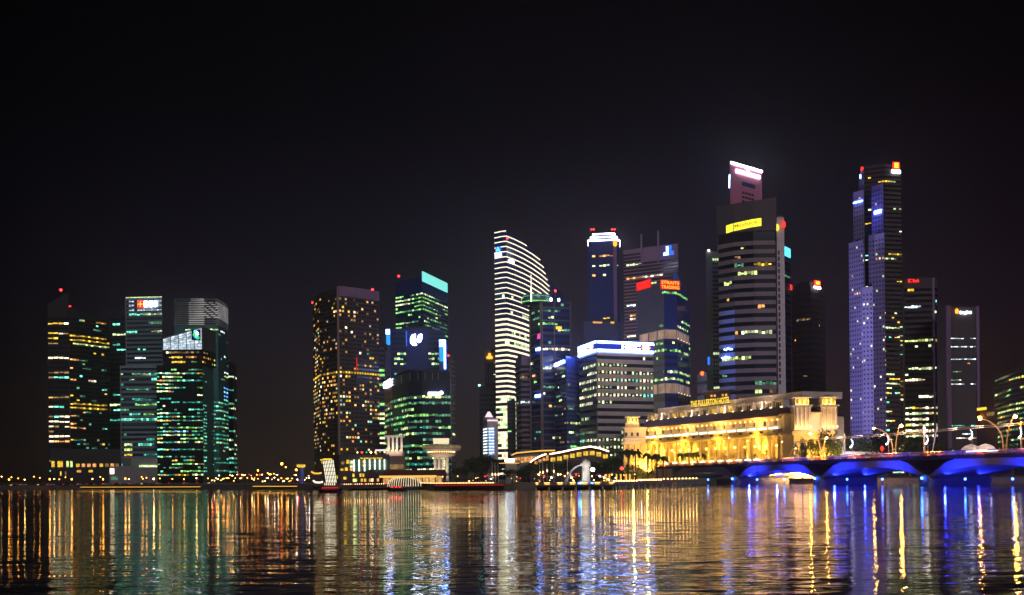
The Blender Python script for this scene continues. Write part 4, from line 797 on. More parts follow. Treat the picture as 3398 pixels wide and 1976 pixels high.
# ================================================================ the blue-lit arched road bridge
b0 = Vector((118.2, 600)); bs = Vector((25.3, -68.5)); SP = bs.length; bd = bs.normalized(); bn = Vector((bd.y, -bd.x))   # bn points to the bay (viewer side)
def bp(t, n, z): q = b0+bs*t+bn*n; return Vector((q.x, q.y, z))
bridge = thing('road_bridge', 'low concrete road bridge on flat arches, lit deep blue from beneath', 'bridge', bp(1, -15, 0))
W_ = 30.0; TA, TB = -1.25, 3.6
dz = lambda t: 10.4+.55*min(t+1.25, 3)
def extr(prof, m, mat, n0=0, n1=-W_):
    a = [bp(t, n0, z) for t, z in prof]; b = [bp(t, n1, z) for t, z in prof]; n = len(a)
    m.face(a, mat); m.face(b[::-1], mat)
    for i in range(n): m.face([a[i], b[i], b[(i+1) % n], a[(i+1) % n]], mat)
pbr('bridge_concrete', (0.22, 0.22, 0.26), 0.6, var=0.15, scale=0.3)
ts = [TA+(TB-TA)*i/24 for i in range(25)]
m = MB(); extr([(t, dz(t)-1.5) for t in ts]+[(t, dz(t)) for t in reversed(ts)], m, 'hull'); m.build('deck', bridge)  # near-black colour stands in for shade on the deck fascia
m = MB()
for i in range(24): m.face([bp(ts[i], -.6, dz(ts[i])+.02), bp(ts[i+1], -.6, dz(ts[i+1])+.02), bp(ts[i+1], -W_+.6, dz(ts[i+1])+.02), bp(ts[i], -W_+.6, dz(ts[i])+.02)], 'asphalt')
m.build('road_surface', bridge)
def arch(t0, t1, rise0=3.0):
    N = 14; lo, hi = [], []
    for i in range(N+1):
        u = i/N; t = t0+(t1-t0)*u; w_ = 2*u-1; top = dz(t)-1.52
        zin = rise0+(top-2.7-rise0)*(1-abs(w_)**2.3); hi_ = min(top, rise0+.9+(top-rise0-.9)*min(1, (1-abs(w_))*2.9)); lo.append((t, zin)); hi.append((t, max(hi_, zin+.3)))
    m = MB()
    for i in range(N):   # convex pieces
        extr([lo[i], lo[i+1], hi[i+1], hi[i]], m, 'bridge_concrete')
    return m.build('arch', bridge)
for k in (-1, 0, 1, 2): arch(k+.02, k+.98)
for k in (0, 1, 2, 3):
    m = MB(); extr([(k-.03, -.8), (k+.03, -.8), (k+.045, 2.2), (k+.02, 4.2), (k-.02, 4.2), (k-.045, 2.2)], m, 'bridge_concrete', 1.2, -W_-1); m.build('pier', bridge)
m = MB(); extr([(-1.25, 0), (-.97, 0), (-.97, 9.0), (-1.25, 9.0)], m, 'concrete'); m.build('abutment', bridge)
pbr('rail_warm', (0.55, 0.36, 0.22), 0.5); pbr('flowers', (0.30, 0.07, 0.03), 0.8, var=.6, scale=1.5)
# railing: posts and rails, orange lamp light partly put into their colour
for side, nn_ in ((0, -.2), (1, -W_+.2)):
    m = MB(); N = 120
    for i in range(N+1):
        t = TA+(TB-TA)*i/N; p = bp(t, nn_, dz(t)); m.tube([p, p+Vector((0, 0, 1.5))], .09, 'rail_warm', 4)
    for h in (.5, 1.0, 1.5): m.tube([bp(t, nn_, dz(t)+h) for t in ts], .10 if h < 1.4 else .2, 'rail_warm', 4)
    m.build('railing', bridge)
for i in range(34):
    t = TA+(TB-TA)*(i+.5)/34; m = MB(); m.box(tuple(bp(t, -1.6, dz(t)+.45)), (4.6, .9, .9), 'flowers', math.atan2(bd.y, bd.x)); m.build('planter', bridge)
# blue lamps
BL = (0.015, 0.03, 1.0)
lampn = 0
for k in (0, 1, 2, 3):
    for n_, z_ in ((2.2, 3.0), (-W_*.5, 3.2), (-W_-1, 3.2)):
        p = bp(k, n_, z_); m = MB(); m.ball(p, .55 if n_ > 0 else .5, 'l_blue', 8, 5); m.tube([p-Vector((0, 0, 3.2)), p], .15, 'steel_dark', 4); m.build('blue_lamp', bridge)
for k in (-1, 0, 1, 2):
    for u in (.35, .68):
        p = bp(k+u, 3.2, 2.6)
        if k == -1 and u < .5: continue
        m = MB(); m.ball(p, .45, 'l_blue', 8, 5); m.tube([(p.x, p.y, -.5), p], .15, 'steel_dark', 4); m.build('blue_lamp', bridge)
BP = 1.0
for k in (-1, 0, 1, 2, 3):
    for n_ in (-5, -22):
        for s_ in (-1, 1):
            if (k == -1) or (k == 3 and s_ > 0) or (k == 0 and s_ < 0): continue
            light('SPOT', tuple(bp(k+s_*.07, n_, 2.6)), 20000*BP, BL, aim=tuple(bp(k+s_*.5, n_, 10.0)), size=.4, spot=95, blend=1)
    if k >= 0:
        for s_ in ((.25,) if k == 0 else (-.25, .25)): light('SPOT', tuple(bp(k+s_, 11, .6)), 60000*BP, BL, aim=tuple(bp(k+s_, 0, 8.6)), size=.4, spot=110, blend=1)
light('SPOT', tuple(bp(-.5, -12, .8)), 5000, (.85, .85, .7), aim=tuple(bp(-.72, -10, 9)), size=.5, spot=120, blend=1)
light('SPOT', tuple(bp(-.75, 8, 1.5)), 3000, (.8, .8, .7), aim=tuple(bp(-.75, 0, 8)), size=.5, spot=120, blend=1)
# street lamps on the bridge
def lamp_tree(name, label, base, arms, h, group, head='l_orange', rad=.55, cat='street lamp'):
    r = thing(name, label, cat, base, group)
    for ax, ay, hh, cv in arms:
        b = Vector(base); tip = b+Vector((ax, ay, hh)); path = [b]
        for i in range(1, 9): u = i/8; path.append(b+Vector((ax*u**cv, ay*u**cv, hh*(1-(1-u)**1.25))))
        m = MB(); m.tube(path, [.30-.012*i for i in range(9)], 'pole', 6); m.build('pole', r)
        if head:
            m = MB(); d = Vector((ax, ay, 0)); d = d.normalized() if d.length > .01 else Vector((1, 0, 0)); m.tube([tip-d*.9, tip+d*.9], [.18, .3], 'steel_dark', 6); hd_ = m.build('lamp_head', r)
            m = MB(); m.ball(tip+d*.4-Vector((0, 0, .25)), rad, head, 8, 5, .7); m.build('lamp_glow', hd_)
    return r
def on_bridge(px, n=-4):
    lo, hi = TA, TB
    for _ in range(40):
        mid = (lo+hi)/2; q = bp(mid, n, 0)
        if CX+q.x/q.y*F < px: lo = mid
        else: hi = mid
    q = bp(lo, n, dz(lo)); return lo, q
def tip_at(base, px, py):
    v = P(px, py, base.y); return v.x-base.x, 0.0, v.z-base.z
specs = [(2964, 2902, 1420, 'left-leaning'), (2972, 2987, 1412, 'upright'), (3330, 3255, 1389, 'left-leaning'), (3340, 3365, 1381, 'upright'), (2724, 2691, 1438, 'short left-leaning'), (2733, 2740, 1452, 'short upright')]
nm = {0: 'left-leaning curved lamp of the middle pair on the bridge, orange head', 1: 'upright lamp with a bright orange head in the middle pair on the bridge', 2: 'left-leaning curved lamp near the right edge of the bridge', 3: 'upright lamp with an orange head near the right edge of the bridge', 4: 'curved lamp at the palms right of the hotel, leaning left', 5: 'small upright lamp beside the curved one right of the hotel'}
for i, (bx, tx, ty, d) in enumerate(specs):
    t, q = on_bridge(bx, -6 if i % 2 == 0 else -7); ax, ay, hh = tip_at(q, tx, ty)
    lamp_tree('street_lamp', nm[i], tuple(q), [(ax, ay, hh, 3.2 if i % 2 == 0 else 2.2)], hh, 'tall orange lamps on the bridge', head='l_street', rad=.75 if i in (1, 3) else .5)
    light('SPOT', (q.x+ax, q.y, q.z+hh-1.2), 9000, (1, .45, .12), aim=(q.x+ax*.3, q.y+.5, q.z), size=.5, spot=130)
for i, (bx, tx, ty) in enumerate(((2236, 2248, 1472), (2252, 2240, 1500), (2405, 2416, 1452), (2470, 2478, 1462), (2588, 2592, 1465), (2620, 2638, 1487))):
    t, q = on_bridge(bx, -9); ax, ay, hh = tip_at(q, tx, ty)
    lamp_tree('street_lamp', nth(i)+' thin lamp post from the left in front of the hotel facade, gently bowed', tuple(q), [(ax, ay, hh, 2.5)], hh, 'thin lamp posts in front of the hotel', rad=.3, head='l_warm')
for i in range(14):
    t = -1.1+i*.35; p = bp(t, -.7, dz(t)+4.5); light('SPOT', tuple(p), 22000, (1, .34, .05), aim=(p.x, p.y, 0), size=.4, spot=140, blend=.6)  # added orange downlights without lamp bodies, to warm the railing
# crescent festive lights on posts
for i, (px, py, lab) in enumerate(((2825, 1478, 'crescent light ornament left of the middle lamp pair'), (2944, 1468, 'crescent light ornament just left of the middle bridge lamps'), (3074, 1466, 'crescent light ornament beside the thick white mast'), (3221, 1450, 'brightest crescent light ornament, alone right of the masts'), (3384, 1445, 'crescent light ornament at the right edge of the picture'))):
    t, q = on_bridge(px+6, -3); r = thing('crescent_light', lab+', on a curved post', 'light ornament', tuple(q), 'crescent lights along the bridge'); top = P(px, py, q.y)
    m = MB(); m.tube([q, q+Vector((0, 0, (top.z-q.z)*.55)), (top.x+.6, q.y, top.z-1)], .13, 'pole', 5); m.build('post', r)
    for j in range(6):
        a = -1.0+j*.36; c = Vector((top.x-1.3+1.9*math.cos(a), q.y, top.z+1.0+2.2*math.sin(a))); m = MB(); m.ball(c, .30-.035*j, 's_white' if j else 'l_white', 6, 4); m.build('light_bulb', r)
# lighting truss over the road with its masts
tr = thing('lighting_truss', 'long double pipe lighting truss spanning above the bridge road, reflecting lamp light', 'truss', tuple(bp(1.2, -14, 12)))
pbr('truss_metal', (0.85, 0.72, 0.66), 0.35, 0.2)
def on_px(px, py, n):
    t, q = on_bridge(px, n); return P(px, py, q.y)
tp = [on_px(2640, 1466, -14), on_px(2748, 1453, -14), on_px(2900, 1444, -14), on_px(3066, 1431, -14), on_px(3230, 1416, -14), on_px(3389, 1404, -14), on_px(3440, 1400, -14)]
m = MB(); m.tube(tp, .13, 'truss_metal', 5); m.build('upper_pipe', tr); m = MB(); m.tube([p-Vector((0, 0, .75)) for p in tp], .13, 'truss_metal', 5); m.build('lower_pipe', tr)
m = MB()
for i in range(len(tp)-1):
    for j in range(8): a = tp[i].lerp(tp[i+1], j/8); b = tp[i].lerp(tp[i+1], (j+.5)/8)-Vector((0, 0, .75)); c = tp[i].lerp(tp[i+1], (j+1)/8); m.tube([a, b, c], .05, 'truss_metal', 4)
m.build('bracing', tr)
for i in range(8):
    a = tp[1].lerp(tp[-2], (i+.5)/8); light('AREA', (a.x, a.y-3.5, a.z+.5), 1600, (1, .72, .6), aim=tuple(a), size=10, sy=.4)
for px, py, r_, lab in ((3068, 1414, .38, 'thick white mast carrying the lighting truss'), (2804, 1440, .3, 'pale mast carrying the left part of the truss'), (3082, 1418, .14, 'thin dark mast beside the thick white mast'), (3390, 1398, .3, 'pale truss mast at the right edge of the picture')):
    t, q = on_bridge(px, -12 if r_ > .2 else -9); top = P(px, py, q.y); rt = thing('truss_mast', lab, 'mast', tuple(q)); m = MB(); m.tube([q, (q.x, q.y, top.z)], r_, 'truss_metal' if r_ > .2 else 'steel_dark', 6); m.build('pole', rt); m = MB(); m.box((q.x, q.y, q.z+.2), (1.3, 1.3, .4), 'concrete'); m.build('foot', rt)
t, q = on_bridge(3092, -5); tp_ = P(3109, 1414, q.y); rt = thing('leaning_pole', 'slim pole leaning right beside the thick mast on the bridge', 'pole', tuple(q)); m = MB(); m.tube([q, tp_], .2, 'truss_metal', 6); m.build('pole', rt); m = MB(); m.box((q.x, q.y, q.z+.15), (1, 1, .3), 'concrete'); m.build('foot', rt)
# cars
def make_car(col):
    r = thing('parked_car', 'x', 'car', (0, 0, 0)); pr = [(-2.2, .35), (2.2, .35), (2.25, .8), (1.5, .95), (.8, 1.42), (-.9, 1.45), (-1.7, .98), (-2.25, .9)]
    m = MB(); a = [(x, -.85, z) for x, z in pr]; b = [(x, .85, z) for x, z in pr]; n = len(a); m.mesh(a+b, [tuple(range(n)), tuple(range(2*n-1, n-1, -1))]+[(i, n+i, n+(i+1) % n, (i+1) % n) for i in range(n)], col); m.build('body', r)
    m = MB(); m.mesh([(1.3, -.87, 1.0), (.75, -.87, 1.36), (-.85, -.87, 1.38), (-1.5, -.87, 1.02)], [(0, 1, 2, 3)], 'glass_black'); m.build('side_window', r)
    for x in (-1.4, 1.4):
        for y in (-.8, .8): m = MB(); m.tube([(x, y-.1, .33), (x, y+.1, .33)], .33, 'tyre', 10); m.build('wheel', r)
    for y in (-.6, .6): m = MB(); m.box((-2.28, y, .8), (.12, .45, .22), 's_red'); m.build('tail_light', r); m = MB(); m.box((2.28, y, .65), (.12, .35, .2), 'l_soft'); m.build('headlight', r)
    return r
cars = [make_car('car_dark'), make_car('car_pale')]; used = [0, 0]
cs = [(2243, 0, -1, 'dark car with two red tail lights at the left end of the bridge'), (2278, 1, 1, 'pale car with amber lights behind the first tail-lit car'), (2340, 0, -1, 'dark car with red tail lights below the middle of the hotel'), (2441, 0, -1, 'dark car braking, red lights below the hotel lamps'), (2520, 1, 1, 'pale car passing in front of the hotel right half'), (2760, 0, 1, 'dark car by the railing in front of the white tent roof'), (2918, 1, -1, 'pale car with bright lights left of the middle lamp pair'), (3110, 0, 1, 'dark car right of the leaning pole'), (3358, 0, -1, 'dark car with red lights near the right picture edge')]
for i, (px, k, s_, lab) in enumerate(cs):
    t, q = on_bridge(px, -5); c = cars[k] if not used[k] else copy_tree(cars[k]); used[k] = 1
    c.location = (q.x, q.y, q.z+.05); c.rotation_euler = (0, 0, math.atan2(bd.y, bd.x)+(math.pi if s_ > 0 else 0)+R(12)); tag(c, lab, 'car', 'cars on the bridge')
# pale tents beyond the railing on the right
for i, (px, lab) in enumerate(((3223, 'left one of two small white tents behind the bridge railing'), (3271, 'right one of two small white tents behind the bridge railing'))):
    t, q = on_bridge(px, -20); q.z = dz(t); r = thing('white_tent', lab, 'tent', tuple(q), 'white tents on the bridge'); m = MB(); m.lathe([(4.0, 2.4), (3.2, 3.4), (1.8, 4.2), (.05, 4.7)], tuple(q), 'wall_white', 12); m.build('canopy', r)
    for sx in (-1, 1):
        for sy in (-1, 1): m = MB(); m.tube([(q.x+sx*2.6, q.y+sy*2.6, q.z), (q.x+sx*2.6, q.y+sy*2.6, q.z+2.7)], .09, 'steel_dark', 4); m.build('pole', r)
    light('POINT', (q.x, q.y-5, q.z+2), 160, (.7, .6, 1), size=.3)
    m = MB(); m.box((q.x, q.y-3.6, q.z+1.6), (7, .15, .25), 's_cool'); m.build('light_bar', r)
t, q = on_bridge(2927, -3); q0 = P(2927, 1489, q.y); rt = thing('road_sign', 'orange diamond road sign standing left of the middle bridge lamps', 'road sign', tuple(q)); m = MB(); m.tube([q, (q.x, q.y, q0.z)], .06, 'steel_dark', 4); m.build('post', rt)
m = MB(); m.mesh([(q0.x-.9, q.y-.1, q0.z), (q0.x, q.y-.1, q0.z-1.4), (q0.x+.9, q.y-.1, q0.z), (q0.x, q.y-.1, q0.z+1.4), (q0.x-.9, q.y+.05, q0.z), (q0.x, q.y+.05, q0.z-1.4), (q0.x+.9, q.y+.05, q0.z), (q0.x, q.y+.05, q0.z+1.4)], [(0, 1, 2, 3), (7, 6, 5, 4), (0, 4, 5, 1), (1, 5, 6, 2), (2, 6, 7, 3), (3, 7, 4, 0)], 's_red'); m.build('sign_plate', rt)
# white membrane-roofed hall right of the hotel
X0, X1 = P(2700, 1520, 640).x, P(2905, 1520, 640).x; r = thing('white_hall', 'low hall with a long white lit roof edge right of the gold hotel', 'building', ((X0+X1)/2, 650, 3))
m = MB(); m.prism([(X0, 640), (X1, 640), (X1, 665), (X0, 665)], 3, 16, 'wall_grey'); m.build('wall', r); m = MB(); m.prism([(X0-1, 636), (X1+1, 636), (X1, 668), (X0, 668)], 16.02, [18.0, 17, 19, 20], 'wall_white'); m.build('roof', r)
light('AREA', ((X0+X1)/2-4, 626, 13), 2500, (.8, .85, 1), aim=((X0+X1)/2-4, 638, 17), size=16, sy=1)
for i in range(5): m = MB(); x = X0+(X1-X0)*(i+.5)/5; m.box((x, 639.9, 13.4), (3.2, .2, 1.6), 'w_white'); m.build('window', r)
# low lit block with yellow signs at far right
T = Tower('low_building', 'low building with a glowing orange-yellow rooftop sign at the right, above the truss', [(3242, 1366), (3310, 1358)], 660, back=20, seed=101, cat='building')
T.wall('wall_brown'); T.part_slab('roof_sign', 0, .02, .46, T.ztop+.4, T.ztop+1.9, 's_gold', .3, .5); m = MB(); m.ball(T.fp(0, .22, T.z(1387), 1), 1.2, 'l_orange', 7, 5, .6); m.build('wall_lamp', T.root)
T.part_slab('window', 0, .5, .85, T.z(1385), T.z(1374), 'w_dimwarm', .3, .3)
# ================================================================ the long floodlit hotel
hL, hR = Vector((XY(2128, 765)[0], 765)), Vector((XY(2582, 620)[0], 620)); hd = (hR-hL).normalized(); hn = Vector((hd.y, -hd.x)); LEN = (hR-hL).length
def hp(s, n, z): q = hL+hd*s+hn*n; return Vector((q.x, q.y, z))
hotel = thing('grand_hotel', 'long cream stone hotel with colonnade and stepped red roof, floodlit gold, behind the bridge', 'hotel', hp(LEN/2, -20, 3))
def hbox(s0, s1, n0, n1, z0, z1, m, mat):
    q = [hp(s0, n1, 0), hp(s1, n1, 0), hp(s1, n0, 0), hp(s0, n0, 0)]; m.prism([(p.x, p.y) for p in q], z0, z1, mat)
def hpart(name, s0, s1, n0, n1, z0, z1, mat, parent=None):
    m = MB(); hbox(s0, s1, n0, n1, z0, z1, m, mat); return m.build(name, parent or hotel)
hpart('wall', 0, LEN, -44, -4.5, 3, 26.1, 'hotel_wall'); hpart('wall', 0, LEN, -44, 0, 26.12, 30, 'hotel_wall'); hpart('wall', 0, LEN, -44, -2.2, 30.02, 37.1, 'hotel_wall')
hpart('plinth', 0, LEN, -4.48, -.4, 3, 9, 'hotel_wall')
m = MB(); hbox(-.5, LEN, -.02, 1.6, 26.2, 27.0, m, 'hotel_wall'); hbox(-.5, LEN, -.02, 1.1, 27.02, 27.7, m, 'hotel_pale'); m.build('cornice', hotel)
m = MB(); hbox(-.5, LEN, -.02, .9, 29.4, 30.0, m, 'hotel_pale'); m.build('ledge', hotel)
m = MB(); hbox(-.5, LEN+.2, -2.18, .2, 36.5, 37.1, m, 'hotel_wall'); hbox(-.5, LEN, -2.18, -.4, 35.9, 36.48, m, 'hotel_pale'); m.build('eaves', hotel)
# sloping tiled roof, dormer storey, attic
m = MB(); a = [hp(-1, .4, 37.15), hp(LEN+1, .4, 37.15), hp(LEN-8, -8, 42.6), hp(-5, -8, 42.6)]; b = [hp(-1, -44, 37.15), hp(LEN+1, -44, 37.15)]
m.face(a, 'roof_tile'); m.face([b[0], a[0], a[3], hp(-5, -36, 42.6)], 'roof_tile'); m.face([a[1], b[1], hp(LEN-8, -36, 42.6), a[2]], 'roof_tile'); m.build('tiled_roof', hotel)
D0_, D1_ = -6, LEN-8
hpart('dormer_wall', D0_, D1_, -40, -10, 41.5, 46.6, 'hotel_pale'); hpart('attic_wall', D0_+6, D1_+12, -40, -13, 46.62, 50.4, 'hotel_pale')
ND = 16
for i in range(ND+1):
    s = D0_+(D1_-D0_)*i/ND; m = MB(); hbox(s-.9, s+.9, -9.98, -8.4, 42, 46.9, m, 'hotel_pale'); m.build('dormer_pilaster', hotel)
    hpart('uplight', s-.8, s+.8, -8.2, -7.7, 42.3, 42.6, 'strip_hot')
for i in range(ND):
    s = D0_+(D1_-D0_)*(i+.5)/ND; mt = 'w_yellow' if i in (0, 3, 4, 8, 9, 10) else 'glass_dark'
    wq = hpart('dormer_window', s-2.4, s+2.4, -9.98, -9.8, 42.6, 45.4, mt)
    for k in (-1, 1): hpart('mullion', s+k*.9-.12, s+k*.9+.12, -9.78, -9.6, 42.6, 45.4, 'hotel_pale', wq)
hpart('dormer_cornice', D0_, D1_, -9.98, -9.0, 46.0, 46.55, 'hotel_pale')
NB = 15; bay = LEN/NB
for i in range(NB+1):
    s = min(max(i*bay, 1.2), LEN-1.2); c = hp(s, -1.5, 9); m = MB(); m.lathe([(1.35, 0), (1.2, .6), (1.1, 1), (1.0, 14), (1.25, 14.6), (1.6, 15.2), (1.6, 17.1)], tuple(c), 'hotel_wall', 14); m.build('column', hotel, smooth=True)
rg = random.Random(3)
for i in range(NB):
    s = (i+.5)*bay
    c = hp(s, -2.8, 21.0); m = MB(); m.ball(c, .62, 'l_gold', 8, 5); lp = m.build('hanging_lamp', hotel); m = MB(); m.tube([c+Vector((0, 0, .6)), c+Vector((0, 0, 5.1))], .08, 'steel_dark', 4); m.build('rod', lp)
    for z0_, z1_ in ((10.2, 14.5), (16, 19.5)):
        wq = hpart('window', s-1.6, s+1.6, -4.48, -4.2, z0_, z1_, 'w_yellow' if rg.random() < .35 else 'glass_dark'); hpart('mullion', s-.12, s+.12, -4.18, -4.0, z0_, z1_, 'hotel_pale', wq)
    hpart('light_strip', s-bay*.37, s+bay*.37, -.9, -.3, 30.1, 31.1, 'strip_warm')
    m = MB(); [m.ball(hp(s+k*bay/4, -1.5, 35.2), .34, 'l_gold', 6, 4) for k in (-1,)]; m.build('eaves_lamp', hotel)
    m = MB(); m.ball(hp(s+bay/4, -1.5, 35.2), .34, 'l_gold', 6, 4); m.build('eaves_lamp', hotel)
    wq = hpart('upper_window', s-1.0, s+1.0, -2.18, -2.0, 32.2, 34.4, 'glass_dark'); hpart('mullion', s-.1, s+.1, -1.98, -1.85, 32.2, 34.4, 'hotel_pale', wq)
    wq = hpart('frieze_window', s-1.6, s+1.6, -.02, .14, 28.1, 29.1, 'glass_dark')
    if i % 2 == 0:
        m = MB(); c = hp(s, -.2, 5.2); pts = [hp(s+1.9*math.cos(t), -.36, 4+3.2*math.sin(t)) for t in [math.pi*k/8 for k in range(9)]]; m.face(pts[::-1], 'w_yellow'); m.build('arch_window', hotel)
# entrance canopies
for s in (32, 100): hpart('canopy', s-12, s+12, .5, 5, 13.4, 14.0, 'strip_gold')
# left pavilion
wl = [XY(2064, 765), XY(2128, 765)]
lp_ = [(wl[0][0], 757), (wl[1][0]+3, 757), (wl[1][0]+14, 800), (wl[0][0]+5, 800)]
m = MB(); m.prism(lp_, 3, 26.1, 'hotel_wall'); m.prism(offset_poly(lp_, 1.2), 26.12, 27.4, 'hotel_wall'); m.prism(offset_poly(lp_, -1), 27.42, 37, 'hotel_pale'); m.build('left_pavilion', hotel)
m = MB(); m.prism(offset_poly([(76, 758), (85, 758), (87, 768), (78, 768)], 0), 37.02, 40.2, 'hotel_pale'); m.build('lantern_base', hotel)
def lantern(x0, x1, y0, y1, z0, zt, nm='lantern'):
    m = MB(); m.prism([(x0, y0), (x1, y0), (x1, y1), (x0, y1)], z0, zt-1.2, 'hotel_wall'); o = m.build(nm, hotel)
    m = MB(); m.prism([(x0-1.3, y0-1.3), (x1+1.3, y0-1.3), (x1+1.3, y1+1.3), (x0-1.3, y1+1.3)], zt-1.18, zt-.7, 'hotel_pale')
    cx, cy = (x0+x1)/2, (y0+y1)/2; q = [(x0-1.3, y0-1.3, zt-.68), (x1+1.3, y0-1.3, zt-.68), (x1+1.3, y1+1.3, zt-.68), (x0-1.3, y1+1.3, zt-.68), (cx, cy, zt+.9)]
    m.mesh(q, [(0, 1, 4), (1, 2, 4), (2, 3, 4), (3, 0, 4)], 'hotel_wall'); m.build('lantern_roof', o)
    light('AREA', ((x0+x1)/2, y0-1.6, z0+.2), 700, (1, .72, .22), aim=((x0+x1)/2, y0+.8, zt), size=x1-x0, sy=.6)
    for k in range(3): m = MB(); u = x0+(x1-x0)*(k+.5)/3; m.box((u, y0-.06, (z0+zt)/2-.6), (1.3, .1, (zt-z0)*.55), 'w_yellow'); m.build('lantern_window', o)
lantern(77, 84.5, 757, 765, 40.2, 45.2)
m = MB(); m.prism(offset_poly(lp_, .3), 36.6, 37.4, 'hotel_pale'); m.prism(offset_poly(lp_, .5), 29.5, 30.2, 'hotel_pale'); m.build('pavilion_cornice', hotel)
for z_, h_, mt in ((9, 3.5, 'glass_dark'), (14.5, 3.2, 'w_yellow'), (20, 3.0, 'glass_dark'), (31.5, 2.4, 'glass_dark')):
    for x in (76.5, 80.3, 84.1): m = MB(); m.box((x, 756.9 if z_ < 27 else 757.9, z_+h_/2), (1.5, .3, h_), mt); m.build('window', hotel)
for x in (74.6, 78.4, 82.2, 86.4): m = MB(); m.lathe([(.6, 0), (.5, .5), (.5, 19), (.8, 20)], (x, 756.2, 5.5), 'hotel_wall', 8); m.build('pavilion_column', hotel)
# right pavilion with two lantern towers
X0, X1, Y0 = 146.5, 172.5, 603
rp = [(146.2, 613), (150, 604), (158, 600.5), (170, 601), (172.5, 605), (172.5, 650), (148, 650)]
m = MB(); m.prism(rp, 3, 26.1, 'hotel_wall'); m.build('right_pavilion', hotel); m = MB(); m.prism(offset_poly(rp, 1.3), 26.12, 27.6, 'hotel_wall'); m.prism(offset_poly(rp, .6), 27.62, 28.4, 'hotel_pale'); m.prism(offset_poly(rp, .4), 3.02, 5.5, 'hotel_pale'); m.build('pavilion_cornice', hotel)
m = MB(); m.prism(offset_poly(rp, -.8), 28.42, 37, 'hotel_pale'); m.build('upper_pavilion', hotel)
m = MB(); m.prism(offset_poly(rp, .8), 37.02, 37.8, 'hotel_wall'); m.build('pavilion_eaves', hotel)
m = MB(); q = offset_poly(rp, .2); c0 = [(157, 625, 42.5), (163, 625, 42.5)]; n_ = len(q); vs = [(x, y, 37.82) for x, y in q]+[(159, 622, 42.8)]; m.mesh(vs, [(i, (i+1) % n_, n_) for i in range(n_)], 'roof_tile'); m.build('pavilion_roof', hotel)
for x0, x1 in ((149.5, 158.2), (163.8, 172.2)):
    m = MB(); m.prism([(x0, 600.2), (x1, 600.2), (x1, 609), (x0, 609)], 28.42, 40.8, 'hotel_pale'); o = m.build('tower_stage', hotel)
    m = MB(); m.box(((x0+x1)/2, 604.6, 41.2), (x1-x0+2, 10.6, .8), 'hotel_pale'); m.build('tower_cornice', o)
    for u in (.12, .37, .63, .88): m = MB(); m.lathe([(.55, 0), (.45, .5), (.45, 8.5), (.7, 9.2)], (x0+(x1-x0)*u, 599.4, 31), 'hotel_pale', 10); m.build('tower_column', o)
    for u in (.1, .4, .7, .95): m = MB(); m.ball((x0+(x1-x0)*u, 598.8, 30), .5, 'l_soft', 6, 4); m.build('ledge_lamp', o)
    lantern(x0+.6, x1-.6, 601, 608, 41.62, 46.6)
rr = random.Random(5)
for r_, z_ in enumerate((8.5, 14, 20)):
    for x in (150.5, 154, 158.5, 162.5, 166.5, 170.5):
        m = MB(); m.box((x, 600.3+(1.5 if x < 156 else 0)+(2.0 if x < 152 else 0), z_), (1.5, .5, 2.6), 'glass_dark' if rr.random() < .7 else 'w_yellow'); m.build('window', hotel)
# hotel roof sign
sgx = thing('roof_sign', 'yellow-lit hotel name in large letters standing on the roof of the long hotel', 'sign', hp(75, -9, 47)); 
def sp(u, v, off):
    px = 2293+131*u; q0 = hp(0, -11, 0); t = None
    # intersection of the pixel column with the plane n=-11
    a, b = ab(px, 1330); k = a/F; d = hp(1, -11, 0)-q0; tt = (q0.x-k*q0.y)/(k*d.y-d.x); q = q0+d*tt
    return Vector((q.x, q.y, ZP(2293, 1345, 700)+4.0*v+(0)))
text_part('lettering', 'THE FULLERTON HOTEL', lambda u, v, d: sp(u, v, d)+Vector((-.4, -.2, 0)), 's_gold', sgx, .03)
m = MB(); m.tube([sp(0, -.06, 0), sp(1, -.06, 0)], .25, 'steel_dark', 5); [m.tube([sp(u, -.06, 0), sp(u, -.06, 0)-Vector((0, 0, 4))], .15, 'steel_dark', 4) for u in (.02, .25, .5, .75, .98)]; m.build('sign_frame', sgx)
# rooftop pavilion with warm lit openings behind the sign
T = Tower('rooftop_pavilion', 'small dark rooftop pavilion with orange lit openings above the hotel sign', [(2336, 1302), (2424, 1296)], 730, back=12, base=46, cat='pavilion')
T.wall('wall_brown')
for u in (.3, .42, .72, .85): m = MB(); m.ball(T.fp(0, u, T.z(1316), .3), .8, 'w_warm', 6, 4); m.build('lit_opening', T.root)
T.part_slab('roof', 0, -.1, 1.1, T.ztop, T.ztop+.6, 'wall_taupe', 1.5, 12)
# the floodlights the photograph shows washing the stone
G = (1.0, .56, .06)
def floods(s0, s1, n, n0, z, aimn, aimz, power, col, sy=.5):
    L = (s1-s0)/n
    for i in range(n):
        s = s0+L*(i+.5); o = light('AREA', tuple(hp(s, n0, z)), power, col, aim=tuple(hp(s, aimn, aimz)), size=L*.8, sy=sy)
        # long side along the facade
        o.rotation_euler = (hp(s, aimn, aimz)-hp(s, n0, z)).to_track_quat('-Z', 'X').to_euler()
HP = 3.3
floods(0, LEN, 8, 3.5, 9.3, -1.5, 21, 4600*HP, G)          # ground floods on the colonnade
floods(0, LEN, 4, -3.0, 9.4, -4.3, 22, 900*HP, G)          # inside the loggia
floods(0, LEN, 4, 3.4, 24.0, .5, 27.2, 2300*HP, G)           # cornice
floods(0, LEN, 4, .6, 30.1, -2.0, 35.5, 1300*HP, (1, .66, .25))   # balcony floor washing the upper wall
floods(D0_, D1_, 4, -6.6, 42.4, -9.5, 46.2, 1100*HP, (1, .72, .55)) # dormer storey
